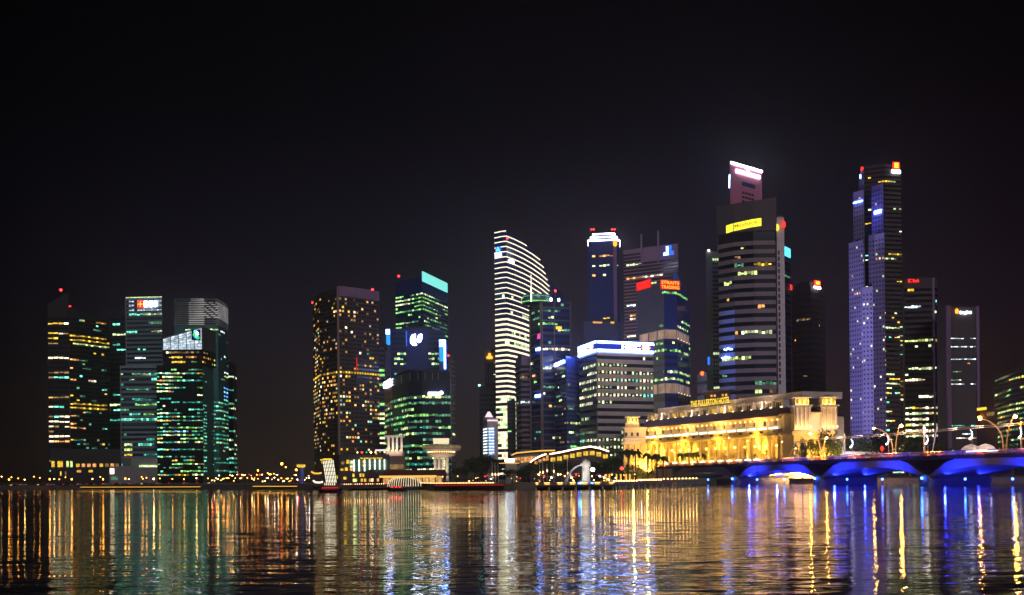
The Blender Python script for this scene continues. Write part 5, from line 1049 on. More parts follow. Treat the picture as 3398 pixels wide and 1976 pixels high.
light('AREA', (151, 592, 4), 11000*HP, G, aim=(158, 601, 16), size=16, sy=1); light('AREA', (165, 592, 4), 9000*HP, G, aim=(165, 601, 18), size=12, sy=1)
light('AREA', (136, 596, 5), 4500*HP, G, aim=(148, 612, 18), size=10, sy=1)
light('AREA', (160, 594, 28.6), 800*HP, (1, .6, .26), aim=(160, 601, 36), size=22, sy=.5)
light('AREA', (79, 748, 4), 500*HP, G, aim=(80, 757, 18), size=12, sy=1); light('AREA', (80, 752, 27.6), 150*HP, (1, .7, .4), aim=(80, 758, 33), size=11, sy=.5)

for i in range(11):
    px = 2212+i*30; py = 1541-i*1.3; y = 672-i*9.5; q = P(px, py, y); r = thing('lit_awning', nth(i)+' small glowing white awning from the left below the palms of the hotel', 'awning', (q.x, q.y, 3), 'glowing awnings in front of the hotel')
    m = MB(); m.lathe([(1.9, 0), (1.7, .55), (.05, .9)], tuple(q), 'strip_warm', 8, 1, .6); m.build('canopy', r); m = MB(); m.tube([(q.x, q.y, 3), tuple(q)], .1, 'steel_dark', 4); m.build('pole', r)
# ================================================================ waterfront, left shore
def hz(px): return HY-ROLL*(px-CX)
def gp(px, py, D): return P(px, py, D)
def street_lamp(loc, top, head, label, group, r=.42):
    o = thing('street_lamp', label, 'street lamp', loc, group); b = Vector(loc); m = MB(); m.tube([b, (b.x, b.y, top-.5)], [.14, .09], 'steel_dark', 5); m.build('post', o)
    m = MB(); m.lathe([(.5, 0), (.12, .35)], (b.x, b.y, top+.1), 'steel_dark', 6); m.build('lamp_cap', o); m = MB(); m.ball((b.x, b.y, top), r, head, 6, 4); m.build('lamp_glow', o); return o
rng = random.Random(42)
L1_ = [(5, 1582), (30, 1592), (38, 1584), (60, 1588), (82, 1592), (113, 1582), (132, 1586), (165, 1591), (180, 1590), (197, 1591), (217, 1584), (238, 1591), (307, 1590), (333, 1583), (342, 1591), (416, 1589), (428, 1590), (470, 1583), (474, 1589), (486, 1586), (510, 1590), (530, 1588), (572, 1590), (610, 1590), (652, 1587), (690, 1588)]
for i, (px, py) in enumerate(L1_):
    D = 745; q = P(px, py, D); street_lamp((q.x, q.y, 2.5), q.z, 'l_orange' if i % 4 else 'l_warm', nth(i)+' orange street lamp from the left along the left shore road', 'street lamps on the left shore road', .50 if i in (1, 7, 11, 14, 15, 20) else .34)
L2_ = [(935, 1540), (948, 1551), (983, 1560), (856, 1562), (909, 1572), (888, 1570)]
for i, (px, py) in enumerate(L2_):
    q = P(px, py, 900); street_lamp((q.x, q.y, 2.5), q.z, 'l_orange', ['tallest orange floodlight mast over the low shore lights', 'shorter lamp just right of the tallest orange mast', 'high orange lamp alone, left of the waterfront hotel', 'high orange lamp at the left end of the dense row of shore lights', 'dim high lamp in the middle of the dense shore lights', 'lamp second from left above the dense shore lights'][i], 'tall masts above the distant shore lights', [.95, .5, .8, .6, .4, .4][i])
for i in range(64):
    px = 700+ (1030-700)*(i+.5)/64+rng.uniform(-2, 2); D = rng.uniform(680, 860); py = rng.choice([rng.uniform(1574, 1580), rng.uniform(1585, 1589), rng.uniform(1586, 1598)]); q = P(px, py, D)
    street_lamp((q.x, q.y, 2.5), max(q.z, 3.2), rng.choice(['l_orange', 'l_orange', 'l_warm', 'l_white', 'l_red' if rng.random() < .3 else 'l_warm']), nth(i)+' small shore light from the left in the dense row beside the barge', 'dense row of shore lights', rng.choice([.22, .3, .4]))
# railings / light lines at the water's edge
def edge_strip(px0, px1, D0_, D1_, z, mat, lab, h=.3):
    a, b = XY(px0, D0_), XY(px1, D1_); o = thing('light_strip', lab, 'light strip', (a[0], a[1], z)); m = MB(); m.prism([(a[0], a[1]-.5), (b[0], b[1]-.5), (b[0], b[1]-.1), (a[0], a[1]-.1)], z, z+h, mat); m.build('tube', o)
    m = MB(); m.prism([(a[0], a[1]-.1), (b[0], b[1]-.1), (b[0], b[1]+.3), (a[0], a[1]+.3)], z-.4, z+h+.3, 'steel_dark'); m.build('housing', o)
def Dw(px, shore=shore):
    for i in range(len(shore)-1):
        (x0, y0), (x1, y1) = shore[i], shore[i+1]; k0, k1 = CX+x0/y0*F, CX+x1/y1*F
        if k0 <= px <= k1:
            k = (px-CX)/F; t = (k*y0-x0)/((x1-x0)-k*(y1-y0)); return y0+(y1-y0)*t
    return 700
edge_strip(266, 664, Dw(266)-1, Dw(664)-1, 1.2, 'strip_gold', 'long yellow light line along the quay wall below the left towers'); edge_strip(838, 985, Dw(838)-1, Dw(985)-1, 1.4, 'strip_gold', 'shorter yellow light line along the quay left of the light-panel barge')
# cars as dots of light on the left shore road
for i in range(16):
    px = 40+i*44+rng.uniform(-8, 8); q = P(px, hz(px)+9, 735); c = copy_tree(cars[i % 2]); c.location = (q.x, q.y, 2.5); c.rotation_euler = (0, 0, R(rng.choice([55, 70, 240, 250]))); tag(c, nth(i)+' car from the left on the left shore road', 'car', 'cars on the left shore road')
# leafy trees
def crown_mesh(seed, mat, n=900, lumps=9):
    r = random.Random(seed); m = MB(); cs = [(Vector((r.uniform(-.62, .62), r.uniform(-.62, .62), r.uniform(-.35, .5))), r.uniform(.28, .52)) for _ in range(lumps)]
    for _ in range(n):
        c, rad = r.choice(cs); d = Vector((r.gauss(0, 1), r.gauss(0, 1), r.gauss(0, 1))).normalized()*rad*r.uniform(.55, 1.05); p = c+d; s = r.uniform(.035, .075)
        u = Vector((r.gauss(0, 1), r.gauss(0, 1), r.gauss(0, .6))).normalized(); v = u.cross(Vector((r.gauss(0, 1), r.gauss(0, 1), r.gauss(0, 1)))).normalized()
        m.face([p-u*s, p+v*s*.7, p+u*s, p-v*s*.7], mat)
    return m
def trunk_mesh(seed):
    r = random.Random(seed); m = MB(); m.tube([(0, 0, -1.6), (.02, 0, -.8), (0, .03, -.2)], [.075, .055, .04], 'bark', 7)
    for k in range(5):
        a = k*1.26+r.random(); m.tube([(0, 0, -.8+.1*k), (.25*math.cos(a), .25*math.sin(a), -.35+.08*k), (.5*math.cos(a), .5*math.sin(a), .05+.1*k)], [.035, .025, .01], 'bark', 5)
    return m
tproto = []
for k in range(4):
    t = thing('leafy_tree', 'x', 'tree', (0, 0, 0)); trunk_mesh(k).build('trunk', t); crown_mesh(k+10, 'leaf', 1500).build('crown', t); tproto.append([t, False])
tproto_l = []
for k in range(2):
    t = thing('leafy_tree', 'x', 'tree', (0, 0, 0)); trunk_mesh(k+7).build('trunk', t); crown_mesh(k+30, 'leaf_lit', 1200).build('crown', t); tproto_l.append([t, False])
def tree(px, top, wpx, D, lab, group, lit_=False, g=2.5):
    pr = rng.choice(tproto_l if lit_ else tproto); o = pr[0] if not pr[1] else copy_tree(pr[0]); pr[1] = True
    zt = ZP(px, top, D); w_ = wpx/F*D/2; hgt = (zt-g); sz = hgt/2.6   # local crown top ~1.0, trunk foot -1.6
    o.location = (XY(px, D)[0], D, g+1.6*sz); o.scale = (w_, w_, sz); o.rotation_euler = (0, 0, rng.uniform(0, 6.28)); tag(o, lab, 'tree', group); return o
TD = [(1515, 1545, 60, 478), (1545, 1538, 60, 485), (1575, 1508, 90, 560), (1610, 1500, 110, 570), (1650, 1505, 110, 575), (1600, 1540, 70, 480), (1640, 1545, 60, 485), (1690, 1520, 80, 560), (1700, 1550, 60, 480), (1745, 1535, 70, 500), (1790, 1522, 80, 505), (1838, 1520, 60, 510), (1725, 1552, 50, 485), (1885, 1520, 60, 520), (1960, 1518, 90, 530), (2010, 1512, 60, 530), (2040, 1505, 70, 540)]
for i, (px, tp_, w_, D) in enumerate(TD): tree(px, tp_, w_, D, nth(i)+' dark leafy tree from the left in the grove behind the promenade', 'dark trees behind the promenade')
TR = [(2662, 1440, 50, 575), (2712, 1425, 60, 592), (2745, 1405, 66, 592), (2775, 1440, 60, 600), (2860, 1425, 120, 640), (2940, 1405, 160, 650), (3020, 1440, 130, 640), (3110, 1455, 140, 630), (3190, 1470, 120, 620), (3270, 1480, 110, 600), (3360, 1460, 110, 600)]
for i, (px, tp_, w_, D) in enumerate(TR): tree(px, tp_, w_, D, nth(i)+' dark spreading tree from the left behind the bridge, right of the hotel', 'dark trees behind the bridge')
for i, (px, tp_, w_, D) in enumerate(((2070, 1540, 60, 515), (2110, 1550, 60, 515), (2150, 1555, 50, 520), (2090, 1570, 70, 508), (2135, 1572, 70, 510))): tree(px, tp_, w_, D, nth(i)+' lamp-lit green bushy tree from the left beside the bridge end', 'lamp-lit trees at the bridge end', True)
light('POINT', (P(2100, 1570, 500).x, 498, 5), 900, (.8, .9, .25), size=.5); light('POINT', (P(2150, 1570, 500).x, 503, 5), 700, (.8, .9, .25), size=.5)
# palms
def palm_proto(seed):
    r = random.Random(seed); t = thing('palm_tree', 'x', 'palm tree', (0, 0, 0)); m = MB(); m.tube([(0, 0, 0), (.15, 0, 4), (.1, .1, 8), (0, 0, 11)], [.38, .28, .22, .2], 'bark', 7); m.build('trunk', t); m = MB()
    for k in range(17):
        a = k*2.4+r.random(); el = r.uniform(.1, 1.2); L = r.uniform(3.0, 4.2); prev = None; N = 8
        for j in range(N+1):
            u = j/N; p = Vector((math.cos(a)*L*u*math.cos(el*.6), math.sin(a)*L*u*math.cos(el*.6), 11+L*(math.sin(el)*u-1.25*u*u)))
            if prev is not None:
                d = (p-prev).normalized(); sd_ = Vector((-math.sin(a), math.cos(a), 0)); w_ = .75*math.sin(math.pi*min(.96, u*.9+.1))
                for sg_ in (-1, 1): m.face([prev, p, p+sd_*sg_*w_+d*.25-Vector((0, 0, .35*w_)), prev+sd_*sg_*w_*.75-Vector((0, 0, .25*w_))], 'leaf_palm')
            prev = p
    m.build('fronds', t); return [t, False]
pp = [palm_proto(1), palm_proto(2), palm_proto(3)]
def palm(px, top, D, lab, group, g=2.5):
    pr = rng.choice(pp); o = pr[0] if not pr[1] else copy_tree(pr[0]); pr[1] = True; zt = ZP(px, top, D); s = (zt-g)/12.3
    o.location = (XY(px, D)[0], D, g); w_ = s*rng.uniform(.9, 1.1); o.scale = (w_, w_, s); o.rotation_euler = (0, 0, rng.uniform(0, 6.28)); tag(o, lab, 'palm tree', group)
for i, px in enumerate((2065, 2085, 2110, 2148, 2180, 2200, 2260, 2285, 2312, 2338, 2368, 2400, 2430, 2450, 2495, 2520, 2550, 2600, 2650)):
    tp_ = (1492, 1488, 1490, 1500, 1502, 1510, 1500, 1498, 1494, 1500, 1492, 1502, 1482, 1488, 1484, 1490, 1474, 1482, 1500)[i]; t, q = on_bridge(px, -W_-7) if px > 2235 else (0, Vector((0, 575, 0)))
    D = min(q.y+4, 700) if px > 2235 else 575
    palm(px, tp_, D, nth(i)+' palm from the left in the row before the gold-lit hotel', 'palms in front of the hotel', 2.5)
# ---------------------------------------------------------------- promenade and wharf lights
def bollard(loc, h, head, lab, group, r=.24):
    o = thing('bollard_light', lab, 'bollard light', loc, group); b = Vector(loc); m = MB(); m.tube([b, b+Vector((0, 0, h-.1))], .1, 'steel_dark', 5); m.build('post', o); m = MB(); m.ball(b+Vector((0, 0, h+r*.6)), r, head, 6, 4); m.build('lamp_glow', o)
for i in range(52):
    px = 1382+i*5.0; D = (474+(458-474)*(px-1440)/232 if px > 1440 else 520+(474-520)*(px-1395)/45)-.3; x = XY(px, D)[0]; z = ZP(px, 1607.5, D)
    bollard((x, D+.5, 2.5), max(.25, z-2.5), 'l_soft', nth(i)+' bollard light from the left along the straight promenade edge', 'bollard lights on the promenade edge', .2)
x0, x1 = XY(1440, 473), XY(1672, 457); o = thing('quay_fender', 'dark red lit fender board along the promenade edge under the row of lights', 'quay fender', (x0[0], 472, 1)); m = MB(); m.prism([(x0[0], x0[1]-.4), (x1[0], x1[1]-.4), (x1[0], x1[1]), (x0[0], x0[1])], 1.75, 2.2, 'strip_red'); m.build('board', o); m = MB(); m.prism([(x0[0], x0[1]-.2), (x1[0], x1[1]-.2), (x1[0], x1[1]), (x0[0], x0[1])], .2, 1.7, 'hull'); m.build('backing', o)
# viewing platform with the statue
pd = thing('viewing_platform', 'dark timber viewing platform on piles jutting into the bay under the white statue', 'pier', (P(1990, 1600, 445).x, 450, 0))
pa, pb = P(1778, 1614, 440), P(2045, 1614, 440); deck_z = 1.9
m = MB(); m.prism([(pa.x, 440), (pb.x, 441), (pb.x+22, 498), (pa.x+2, 500)], deck_z-.7, deck_z, 'wall_brown'); m.build('deck', pd)
for i in range(7): u = i/6; x = pa.x+(pb.x-pa.x)*u; m = MB(); m.tube([(x, 441, -1), (x, 441, deck_z-.72)], .35, 'concrete', 8); m.build('pile', pd)
m = MB()
for i in range(34): x = pa.x+(pb.x-pa.x)*i/33; m.tube([(x, 440.6, deck_z), (x, 440.6, deck_z+1.0)], .04, 'steel_dark', 4)
m.tube([(pa.x, 440.6, deck_z+1), (pb.x, 441, deck_z+1)], .05, 'steel_dark', 4); m.build('railing', pd)
for i, px in enumerate((1782, 1815, 1858, 1900, 1940, 1982, 2030)):
    q = P(px, 1603, 443); o = thing('lit_bench_box', nth(i)+' glowing box bench from the left on the viewing platform', 'lit bench', (q.x, 443, deck_z), 'glowing benches on the platform'); w_ = 1.0 if i == 0 else 1.9
    m = MB(); m.box((q.x, 443, deck_z+.35), (w_, .8, .7), 'strip_gold'); m.build('light_box', o); m = MB(); m.box((q.x, 443, deck_z+.8), (w_+.4, 1.1, .16), 'l_soft'); m.build('seat', o)
# statue: lion head on a curled fish body, water jet from the mouth
sx, sy, sz_ = P(1944, 1590, 452).x, 452, deck_z
st = thing('lion_fish_statue', 'white lion-headed fish statue spouting water from its mouth', 'statue', (sx, sy, sz_))
m = MB(); m.lathe([(2.6, 0), (2.9, .3), (2.4, .7), (1.9, 1.1), (1.8, 1.4)], (sx, sy, sz_), 'white_statue', 16); m.build('wave_base', st, smooth=True)
m = MB(); prof = [(0, 1.2, 1.45), (.05, 2.6, 1.55), (.1, 4.2, 1.55), (.15, 5.8, 1.5), (.1, 7.0, 1.45), (-.1, 7.9, 1.25)]
vs = []; n = 14
for dx, z_, r_ in prof:
    for k in range(n): a = 2*math.pi*k/n; vs.append((sx+dx+r_*math.cos(a), sy+r_*.85*math.sin(a), sz_+z_))
m.mesh(vs, [(i*n+k, i*n+(k+1) % n, (i+1)*n+(k+1) % n, (i+1)*n+k) for i in range(len(prof)-1) for k in range(n)], 'white_statue'); m.build('fish_body', st, smooth=True)
m = MB()
for i in range(6):
    for k in range(9): a = math.pi*(1+(k+.5*(i % 2))/8.5); z_ = 2.0+i*.75; m.lathe([(.30, 0), (.22, .2), (.02, .28)], (sx+1.5*math.cos(a)+.05, sy+1.32*math.sin(a), sz_+z_), 'white_statue', 6)
m.build('scales', st)
m = MB(); m.ball((sx-.15, sy, sz_+8.3), 1.5, 'white_statue', 12, 8, 1.1); m.ball((sx+.35, sy, sz_+7.9), 1.65, 'white_statue', 12, 8, 1.15); m.build('mane_head', st, smooth=True)
m = MB(); m.ball((sx-1.45, sy, sz_+8.0), .75, 'white_statue', 8, 6, .8); m.ball((sx-1.3, sy, sz_+7.2), .45, 'white_statue', 8, 6, .6); m.build('muzzle', st, smooth=True)
for s_ in (-1, 1): m = MB(); m.ball((sx-.1, sy+s_*.8, sz_+9.7), .38, 'white_statue', 7, 5); m.build('ear', st)
for s_ in (-1, 1): m = MB(); m.ball((sx-1.25, sy+s_*.55, sz_+8.7), .17, 'hull', 6, 4); m.build('eye', st)
m = MB()
for k in range(10): a = math.pi*.2+k*math.pi*.16; m.tube([(sx+.2+1.5*math.cos(a), sy-1.1, sz_+8.2+1.4*math.sin(a)), (sx+.4+1.7*math.cos(a+.2), sy-1.35, sz_+7.2+1.6*math.sin(a))], [.22, .05], 'white_statue', 5)
m.build('mane_lock', st)
jet = thing('water_jet', 'white arc of water falling to the left from the statue mouth', 'water jet', (sx-4, sy, 0)); m = MB(); path = [(sx-1.8-6.6*u, sy-1.5*u, sz_+7.6-.3*u-4.6*u*u-2.6*u**4) for u in [i/10 for i in range(11)]]; m.tube(path, [.2+.045*i for i in range(11)], 'water_jet', 8); m.build('stream', jet, smooth=True)
light('SPOT', (sx-3, sy-14, 2.6), 8000, (1, .97, .9), aim=(sx, sy, sz_+5), size=.5, spot=50); light('SPOT', (sx-12, sy-9, 1.0), 1500, (.8, .95, 1), aim=(sx-5, sy, sz_+5), size=.4, spot=70)
for dx, mt in ((-2.8, 'l_blue'), (2.4, 'l_blue'), (-2.1, 'l_cyan')): o = thing('underwater_lamp', {-2.8: 'blue lamp at the left foot of the statue', 2.4: 'blue lamp at the right foot of the statue', -2.1: 'turquoise lamp touching the statue foot'}[dx], 'lamp', (sx+dx, sy-1.5, sz_)); m = MB(); m.ball((sx+dx, sy-1.5, sz_+.5), .5, mt, 7, 5, .6); m.build('lamp_glow', o); m = MB(); m.lathe([(.5, 0), (.4, .2)], (sx+dx, sy-1.5, sz_), 'steel_dark', 8); m.build('lamp_base', o)
q = P(1967, 1559, 470); street_lamp((q.x, 470, 2.0), q.z, 'l_white', 'brilliant white floodlight just right of the statue', None, .85)
# shops, stalls and warm lights behind the platform
stall_l = []
for i, px in enumerate((1788, 1806, 1830, 1852, 1874, 1896, 1912, 1990, 2005, 2030)):
    D = 470; q = P(px, 1600, D); o = thing('cafe_umbrella', nth(i)+' lit cafe parasol from the left behind the viewing platform', 'parasol', (q.x, D, 2.5), 'cafe parasols by the statue'); zt = ZP(px, 1570+(i % 3)*5, D)
    m = MB(); m.tube([(q.x, D, 2.5), (q.x, D, zt)], .06, 'steel_dark', 4); m.build('pole', o); m = MB(); m.lathe([(1.9, -.5), (.05, .2)], (q.x, D, zt), ['canvas', 'cloth_red', 'wall_white'][i % 3], 8); m.build('canopy', o); m = MB(); m.ball((q.x, D-.6, zt-.7), .3, ['l_warm', 'l_red', 'l_white', 'l_warm', 'l_gold'][i % 5], 6, 4); m.build('hanging_light', o)
for i in range(46):
    px = rng.uniform(1500, 1990) if i < 34 else rng.uniform(2000, 2150); D = rng.uniform(478, 498); py = rng.uniform(1574, 1600); q = P(px, py, D)
    stall_l.append((px, py, D))
stall_l.sort()
for i, (px, py, D) in enumerate(stall_l):
    q = P(px, py, D); street_lamp((q.x, D, 2.5), max(q.z, 3.1), rng.choice(['l_warm', 'l_warm', 'l_orange', 'l_white', 'l_gold', 'l_red', 'l_soft', 'l_soft']), nth(i)+' small garden light from the left among the trees and stalls of the promenade', 'garden lights behind the promenade', rng.choice([.14, .2, .28]))
for i, px in enumerate((2012, 2022, 2046, 2060, 2078, 2090)):
    D = 480; q = P(px, 1590, D); o = thing('glowing_pillar', nth(i)+' slim yellow glowing pillar from the left, right of the statue', 'light pillar', (q.x, D, 2.5), 'yellow glowing pillars'); zt = ZP(px, 1574, D)
    m = MB(); m.tube([(q.x, D, 2.8), (q.x, D, zt)], .35, 'strip_gold', 6); m.build('light_tube', o); m = MB(); m.lathe([(.5, 0), (.45, .3), (.1, .3)], (q.x, D, 2.5), 'steel_dark', 8); m.build('foot', o)
q = P(2063, 1555, 485); o = street_lamp((q.x, 485, 2.5), q.z, 'l_red', 'red traffic light on a thin post right of the statue', None, .7)
# flag-like lit masts left of the statue
for i, (px, t_, b_) in enumerate(((1632, 1532, 1575), (1642, 1536, 1575), (1652, 1541, 1575), (1790, 1530, 1570), (1800, 1515, 1568), (1814, 1541, 1563), (1836, 1528, 1565), (1882, 1522, 1572))):
    D = 475; a, b = P(px, t_, D), P(px+2, b_, D); o = thing('lit_mast', nth(i)+' slim silvery mast from the left rising among the dark trees left of the statue', 'mast', (b.x, D, 2.5), 'silvery masts'); m = MB(); m.tube([(b.x, D, 2.5), a], .12, 'wall_white', 5); m.build('pole', o); m = MB(); m.ball((b.x, D-.2, b.z), .3, 'l_soft', 6, 4, 2); m.build('lamp_glow', o)
# wharf with lights leading to the bridge
wf = thing('boardwalk', 'low boardwalk on piles curving right from the statue towards the bridge', 'boardwalk', (P(2160, 1600, 480).x, 480, 0)); wp = [XY(2035, 442, 1600), XY(2120, 450, 1600), XY(2200, 470, 1600), XY(2320, 520, 1600)]
m = MB()
for i in range(3): (xa, ya), (xb, yb) = wp[i], wp[i+1]; m.prism([(xa, ya), (xb, yb), (xb, yb+9), (xa, ya+9)], 1.7+.25*i, 2.3+.25*i, 'wall_plum')
m.build('deck', wf)
for i in range(12): u = i/4; k = min(int(u), 2); t = u-k; x = wp[k][0]+(wp[k+1][0]-wp[k][0])*t; y = wp[k][1]+(wp[k+1][1]-wp[k][1])*t; m = MB(); m.tube([(x, y+.5, -1), (x, y+.5, 1.75)], .3, 'concrete', 6); m.build('pile', wf)
for i in range(30):
    u = 3*(i+.3)/30; k = min(int(u), 2); t = u-k; x = wp[k][0]+(wp[k+1][0]-wp[k][0])*t; y = wp[k][1]+(wp[k+1][1]-wp[k][1])*t+1
    bollard((x, y, 2.3+.25*k), .75, 'l_deck', nth(i)+' bollard light from the left along the curved boardwalk', 'bollard lights on the boardwalk', .27)
# ---------------------------------------------------------------- two restaurants with wave roofs
def wave_roof(name, lab, pts, D, base_mat, edge, depth=18, g=2.5, litw='w_warm', nwin=9, und=4.0):
    w_ = [P(px, py, D) for px, py in pts]; o = thing(name, lab, 'restaurant', ((w_[0].x+w_[-1].x)/2, D+depth/2, g)); m = MB()
    for i in range(len(w_)-1):
        a, b = w_[i], w_[i+1]; m.prism([(a.x, D+1.2), (b.x, D+1.2), (b.x, D+depth), (a.x, D+depth)], g, [a.z-.7, b.z-.7, b.z-.7, a.z-.7], base_mat)
    m.build('wall', o); m = MB()
    for i in range(len(w_)-1):
        a, b = w_[i], w_[i+1]; m.mesh([(a.x, D-1, a.z-.6), (b.x, D-1, b.z-.6), (b.x, D+depth, b.z-.6), (a.x, D+depth, a.z-.6), (a.x, D-1, a.z), (b.x, D-1, b.z), (b.x, D+depth, b.z), (a.x, D+depth, a.z)], [(0, 3, 2, 1), (4, 5, 6, 7), (0, 1, 5, 4), (2, 3, 7, 6), (0, 4, 7, 3), (1, 2, 6, 5)], 'wall_grey')
    m.build('roof', o); m = MB()
    for i in range(len(w_)-1): a, b = w_[i], w_[i+1]; m.mesh([(a.x, D-1.3, a.z-.55), (b.x, D-1.3, b.z-.55), (b.x, D-1.3, b.z+.1), (a.x, D-1.3, a.z+.1), (a.x, D-1.02, a.z-.55), (b.x, D-1.02, b.z-.55), (b.x, D-1.02, b.z+.1), (a.x, D-1.02, a.z+.1)], [(0, 1, 2, 3), (4, 7, 6, 5), (0, 4, 5, 1), (3, 2, 6, 7)], edge)
    m.build('roof_edge_light', o); x0, x1 = w_[0].x, w_[-1].x
    for i in range(nwin):
        u = (i+.5)/nwin; x = x0+(x1-x0)*u; j = 0
        while j < len(w_)-2 and w_[j+1].x < x: j += 1
        zt = w_[j].z+(w_[j+1].z-w_[j].z)*(x-w_[j].x)/(w_[j+1].x-w_[j].x)-1.2; ww = (x1-x0)/nwin*.36; m = MB(); m.box((x, D+1.1, zt-und/2+.3), (ww*2, .15, und*.45), litw); fw = m.build('window', o)
        m = MB(); m.box((x, D+1.0, zt-und/2+.3), (.12, .12, und*.45), 'steel_dark'); m.build('mullion', fw)
    return o
wave_roof('restaurant_pavilion', 'curved glass restaurant pavilion with a thin golden roof edge', [(1697, 1510), (1712, 1503), (1760, 1498), (1800, 1495), (1842, 1494)], 565, 'wall_greengrey', 'strip_gold', nwin=14, und=6, litw='w_warm')
wave_roof('wave_roof_restaurant', 'restaurant under a long white-lit wave roof with a peak, behind the statue', [(1824, 1506), (1860, 1500), (1905, 1490), (1958, 1481), (1990, 1487), (2020, 1497)], 545, 'wall_brown', 'strip_hot', nwin=9, und=4.5, litw='w_yellow')
wave_roof('low_wave_roof', 'lower swooping white-lit roof left of the peaked wave roof', [(1759, 1533), (1775, 1522), (1795, 1512), (1812, 1506)], 540, 'wall_brown', 'strip_hot', depth=14, nwin=4, und=3)
T = Tower('kiosk', 'small kiosk with a bright white box sign left of the golden-edged pavilion', [(1678, 1534), (1716, 1534)], 520, back=8, base=2.5, cat='kiosk'); T.wall('wall_greengrey'); T.part_slab('box_sign', 0, 0, .7, T.ztop+.1, T.ztop+1.5, 's_white', .5, 1); T.part_slab('roof', 0, -.4, 1, T.z(1539), T.z(1537), 'strip_gold', 1.4, 3)
# ---------------------------------------------------------------- waterfront hotel, pier house, tower restaurant
T = Tower('waterfront_hotel', 'dark glass waterfront hotel with tall white light columns and a yellow name sign', [(1046, 1516), (1125, 1510), (1292, 1508)], 600, k=1, back=30, base=2.5, cat='hotel'); T.wall('wall_dgrey')
for i, px in enumerate((1174, 1191, 1209, 1226, 1243, 1259, 1275)):
    u = (px-1125)/167
    for j in range(3): y0 = 1527+j*13.2; T.part_slab('light_column', 1, u, u+.020, T.z(min(y0+12, 1566-2*(i > 3)*3), 1), T.z(y0, 1), 'strip_warm', 1.0, .4)
    T.part_slab('glass_bay', 1, u+.028, min(u+.095, .99), T.z(1566, 1), T.z(1527, 1), 'glass_teal', .3, .3)
for u, a, b, mt in ((.05, 1531, 1542, 'w_dimwarm'), (.15, 1527, 1540, 'w_yellow'), (.03, 1556, 1563, 'w_yellow'), (.12, 1552, 1563, 'w_yellow'), (.22, 1530, 1540, 'w_gwhite'), (.22, 1543, 1553, 'w_gwhite'), (.22, 1555, 1563, 'w_warm'), (.47, 1529, 1538, 'w_yellow'), (.47, 1541, 1550, 'w_yellow'), (.09, 1583, 1592, 'w_yellow')): T.part_slab('window', 1, u, u+.055, T.z(b, 1), T.z(a, 1), mt, .5, .3)
for u, a, b in ((.25, 1526, 1531), (.3, 1534, 1540), (.6, 1580, 1590)): T.part_slab('window', 0, u, u+.35, T.z(b, 0), T.z(a, 0), 'w_yellow', .4, .3)
T.text('The Fullerton Bay Hotel', 1, .42, .86, T.z(1526, 1), T.z(1520, 1), 's_gold', .8, bold=.04)
for i in range(7): m = MB(); m.ball(T.fp(1, .35+.09*i, T.ztop+1.2, -2), .45, ['l_soft', 'l_red', 's_green', 'l_warm', 'l_soft', 's_green', 'l_soft'][i], 6, 4); m.build('terrace_light', T.root)
T.part_slab('roof_canopy', 1, .72, .9, T.z(1498, 1), T.z(1494, 1), 'strip_pink', 0, 6)
T = Tower('annex_building', 'blank grey box building with one lit glazed corner beside the disc-topped tower', [(1292, 1514), (1344, 1514)], 595, back=20, base=2.5, cat='building'); T.wall('wall_taupe'); T.part_slab('lit_window', 0, .02, .9, T.z(1558), T.z(1542), 'w_dimwarm', .3, .3)
r_ = thing('column_frame', 'open rooftop frame of four pale lit square columns', 'rooftop frame', (P(1308, 1508, 610).x, 612, 3)); a, b = P(1281, 1500, 610), P(1336, 1500, 610); zb_, zt_ = ZP(1308, 1498, 610), ZP(1308, 1452, 610)
m = MB(); m.prism([(a.x, 610), (b.x, 610), (b.x, 620), (a.x, 620)], 3, zb_, 'wall_stone'); m.build('base', r_)
for u in (.16, .42, .66, .94): x = a.x+(b.x-a.x)*u; m = MB(); m.box((x, 610.5, (zb_+zt_)/2), (1.1, 1.1, zt_-zb_), 'wall_white'); m.build('column', r_); m = MB(); m.ball((x-.8, 609.6, zb_+.4), .28, 'l_soft', 6, 4); m.build('uplight', r_)
m = MB(); m.prism([(a.x-1, 609), (b.x+1, 609), (b.x+1, 613), (a.x-1, 613)], zt_+.02, zt_+1, 'wall_white'); m.build('beam', r_); light('AREA', ((a.x+b.x)/2, 605, zb_), 900, (1, .72, .5), aim=((a.x+b.x)/2, 611, zt_), size=9, sy=1)
# disc-topped tower
cx, D = P(1465, 1500, 640).x, 640; r_ = thing('disc_tower', 'concrete tower carrying two stacked round discs and a cream lit box', 'tower restaurant', (cx, D, 3)); z = lambda py: ZP(1465, py, D)
m = MB()
for dx in (-2.6, -.9, .8, 2.6): m.box((cx+dx*1.3, D-2, (3+z(1512))/2), (1.5, 4, z(1512)-3), 'wall_stone')
m.build('shaft', r_)
for i in range(5): m = MB(); m.box((cx+1.9, D-4.2, z(1555-i*8)+.1), (.9, .2, 1.0), 'w_gwhite'); m.build('shaft_window', r_)
m = MB(); m.lathe([(3, -1.0), (7, -.4), (8.2, .6), (8.2, 1.3), (6, 1.6)], (cx, D, z(1513)), 'wall_stone', 28); m.build('lower_disc', r_)
m = MB(); m.lathe([(6, 0), (6.3, .3), (6.3, 1.2)], (cx, D, z(1506)), 'wall_brown', 28); m.build('neck', r_)
m = MB(); m.lathe([(6.4, -.2), (10.3, .6), (10.9, 1.2), (10.9, 3.3), (10.2, 3.6), (.1, 3.7)], (cx, D, z(1499)), 'wall_stone', 36); m.build('upper_disc', r_)
m = MB(); m.lathe([(10.97, 1.9), (10.97, 2.9)], (cx, D, z(1499)), 'w_dimwarm', 36); m.build('window_ring', r_)
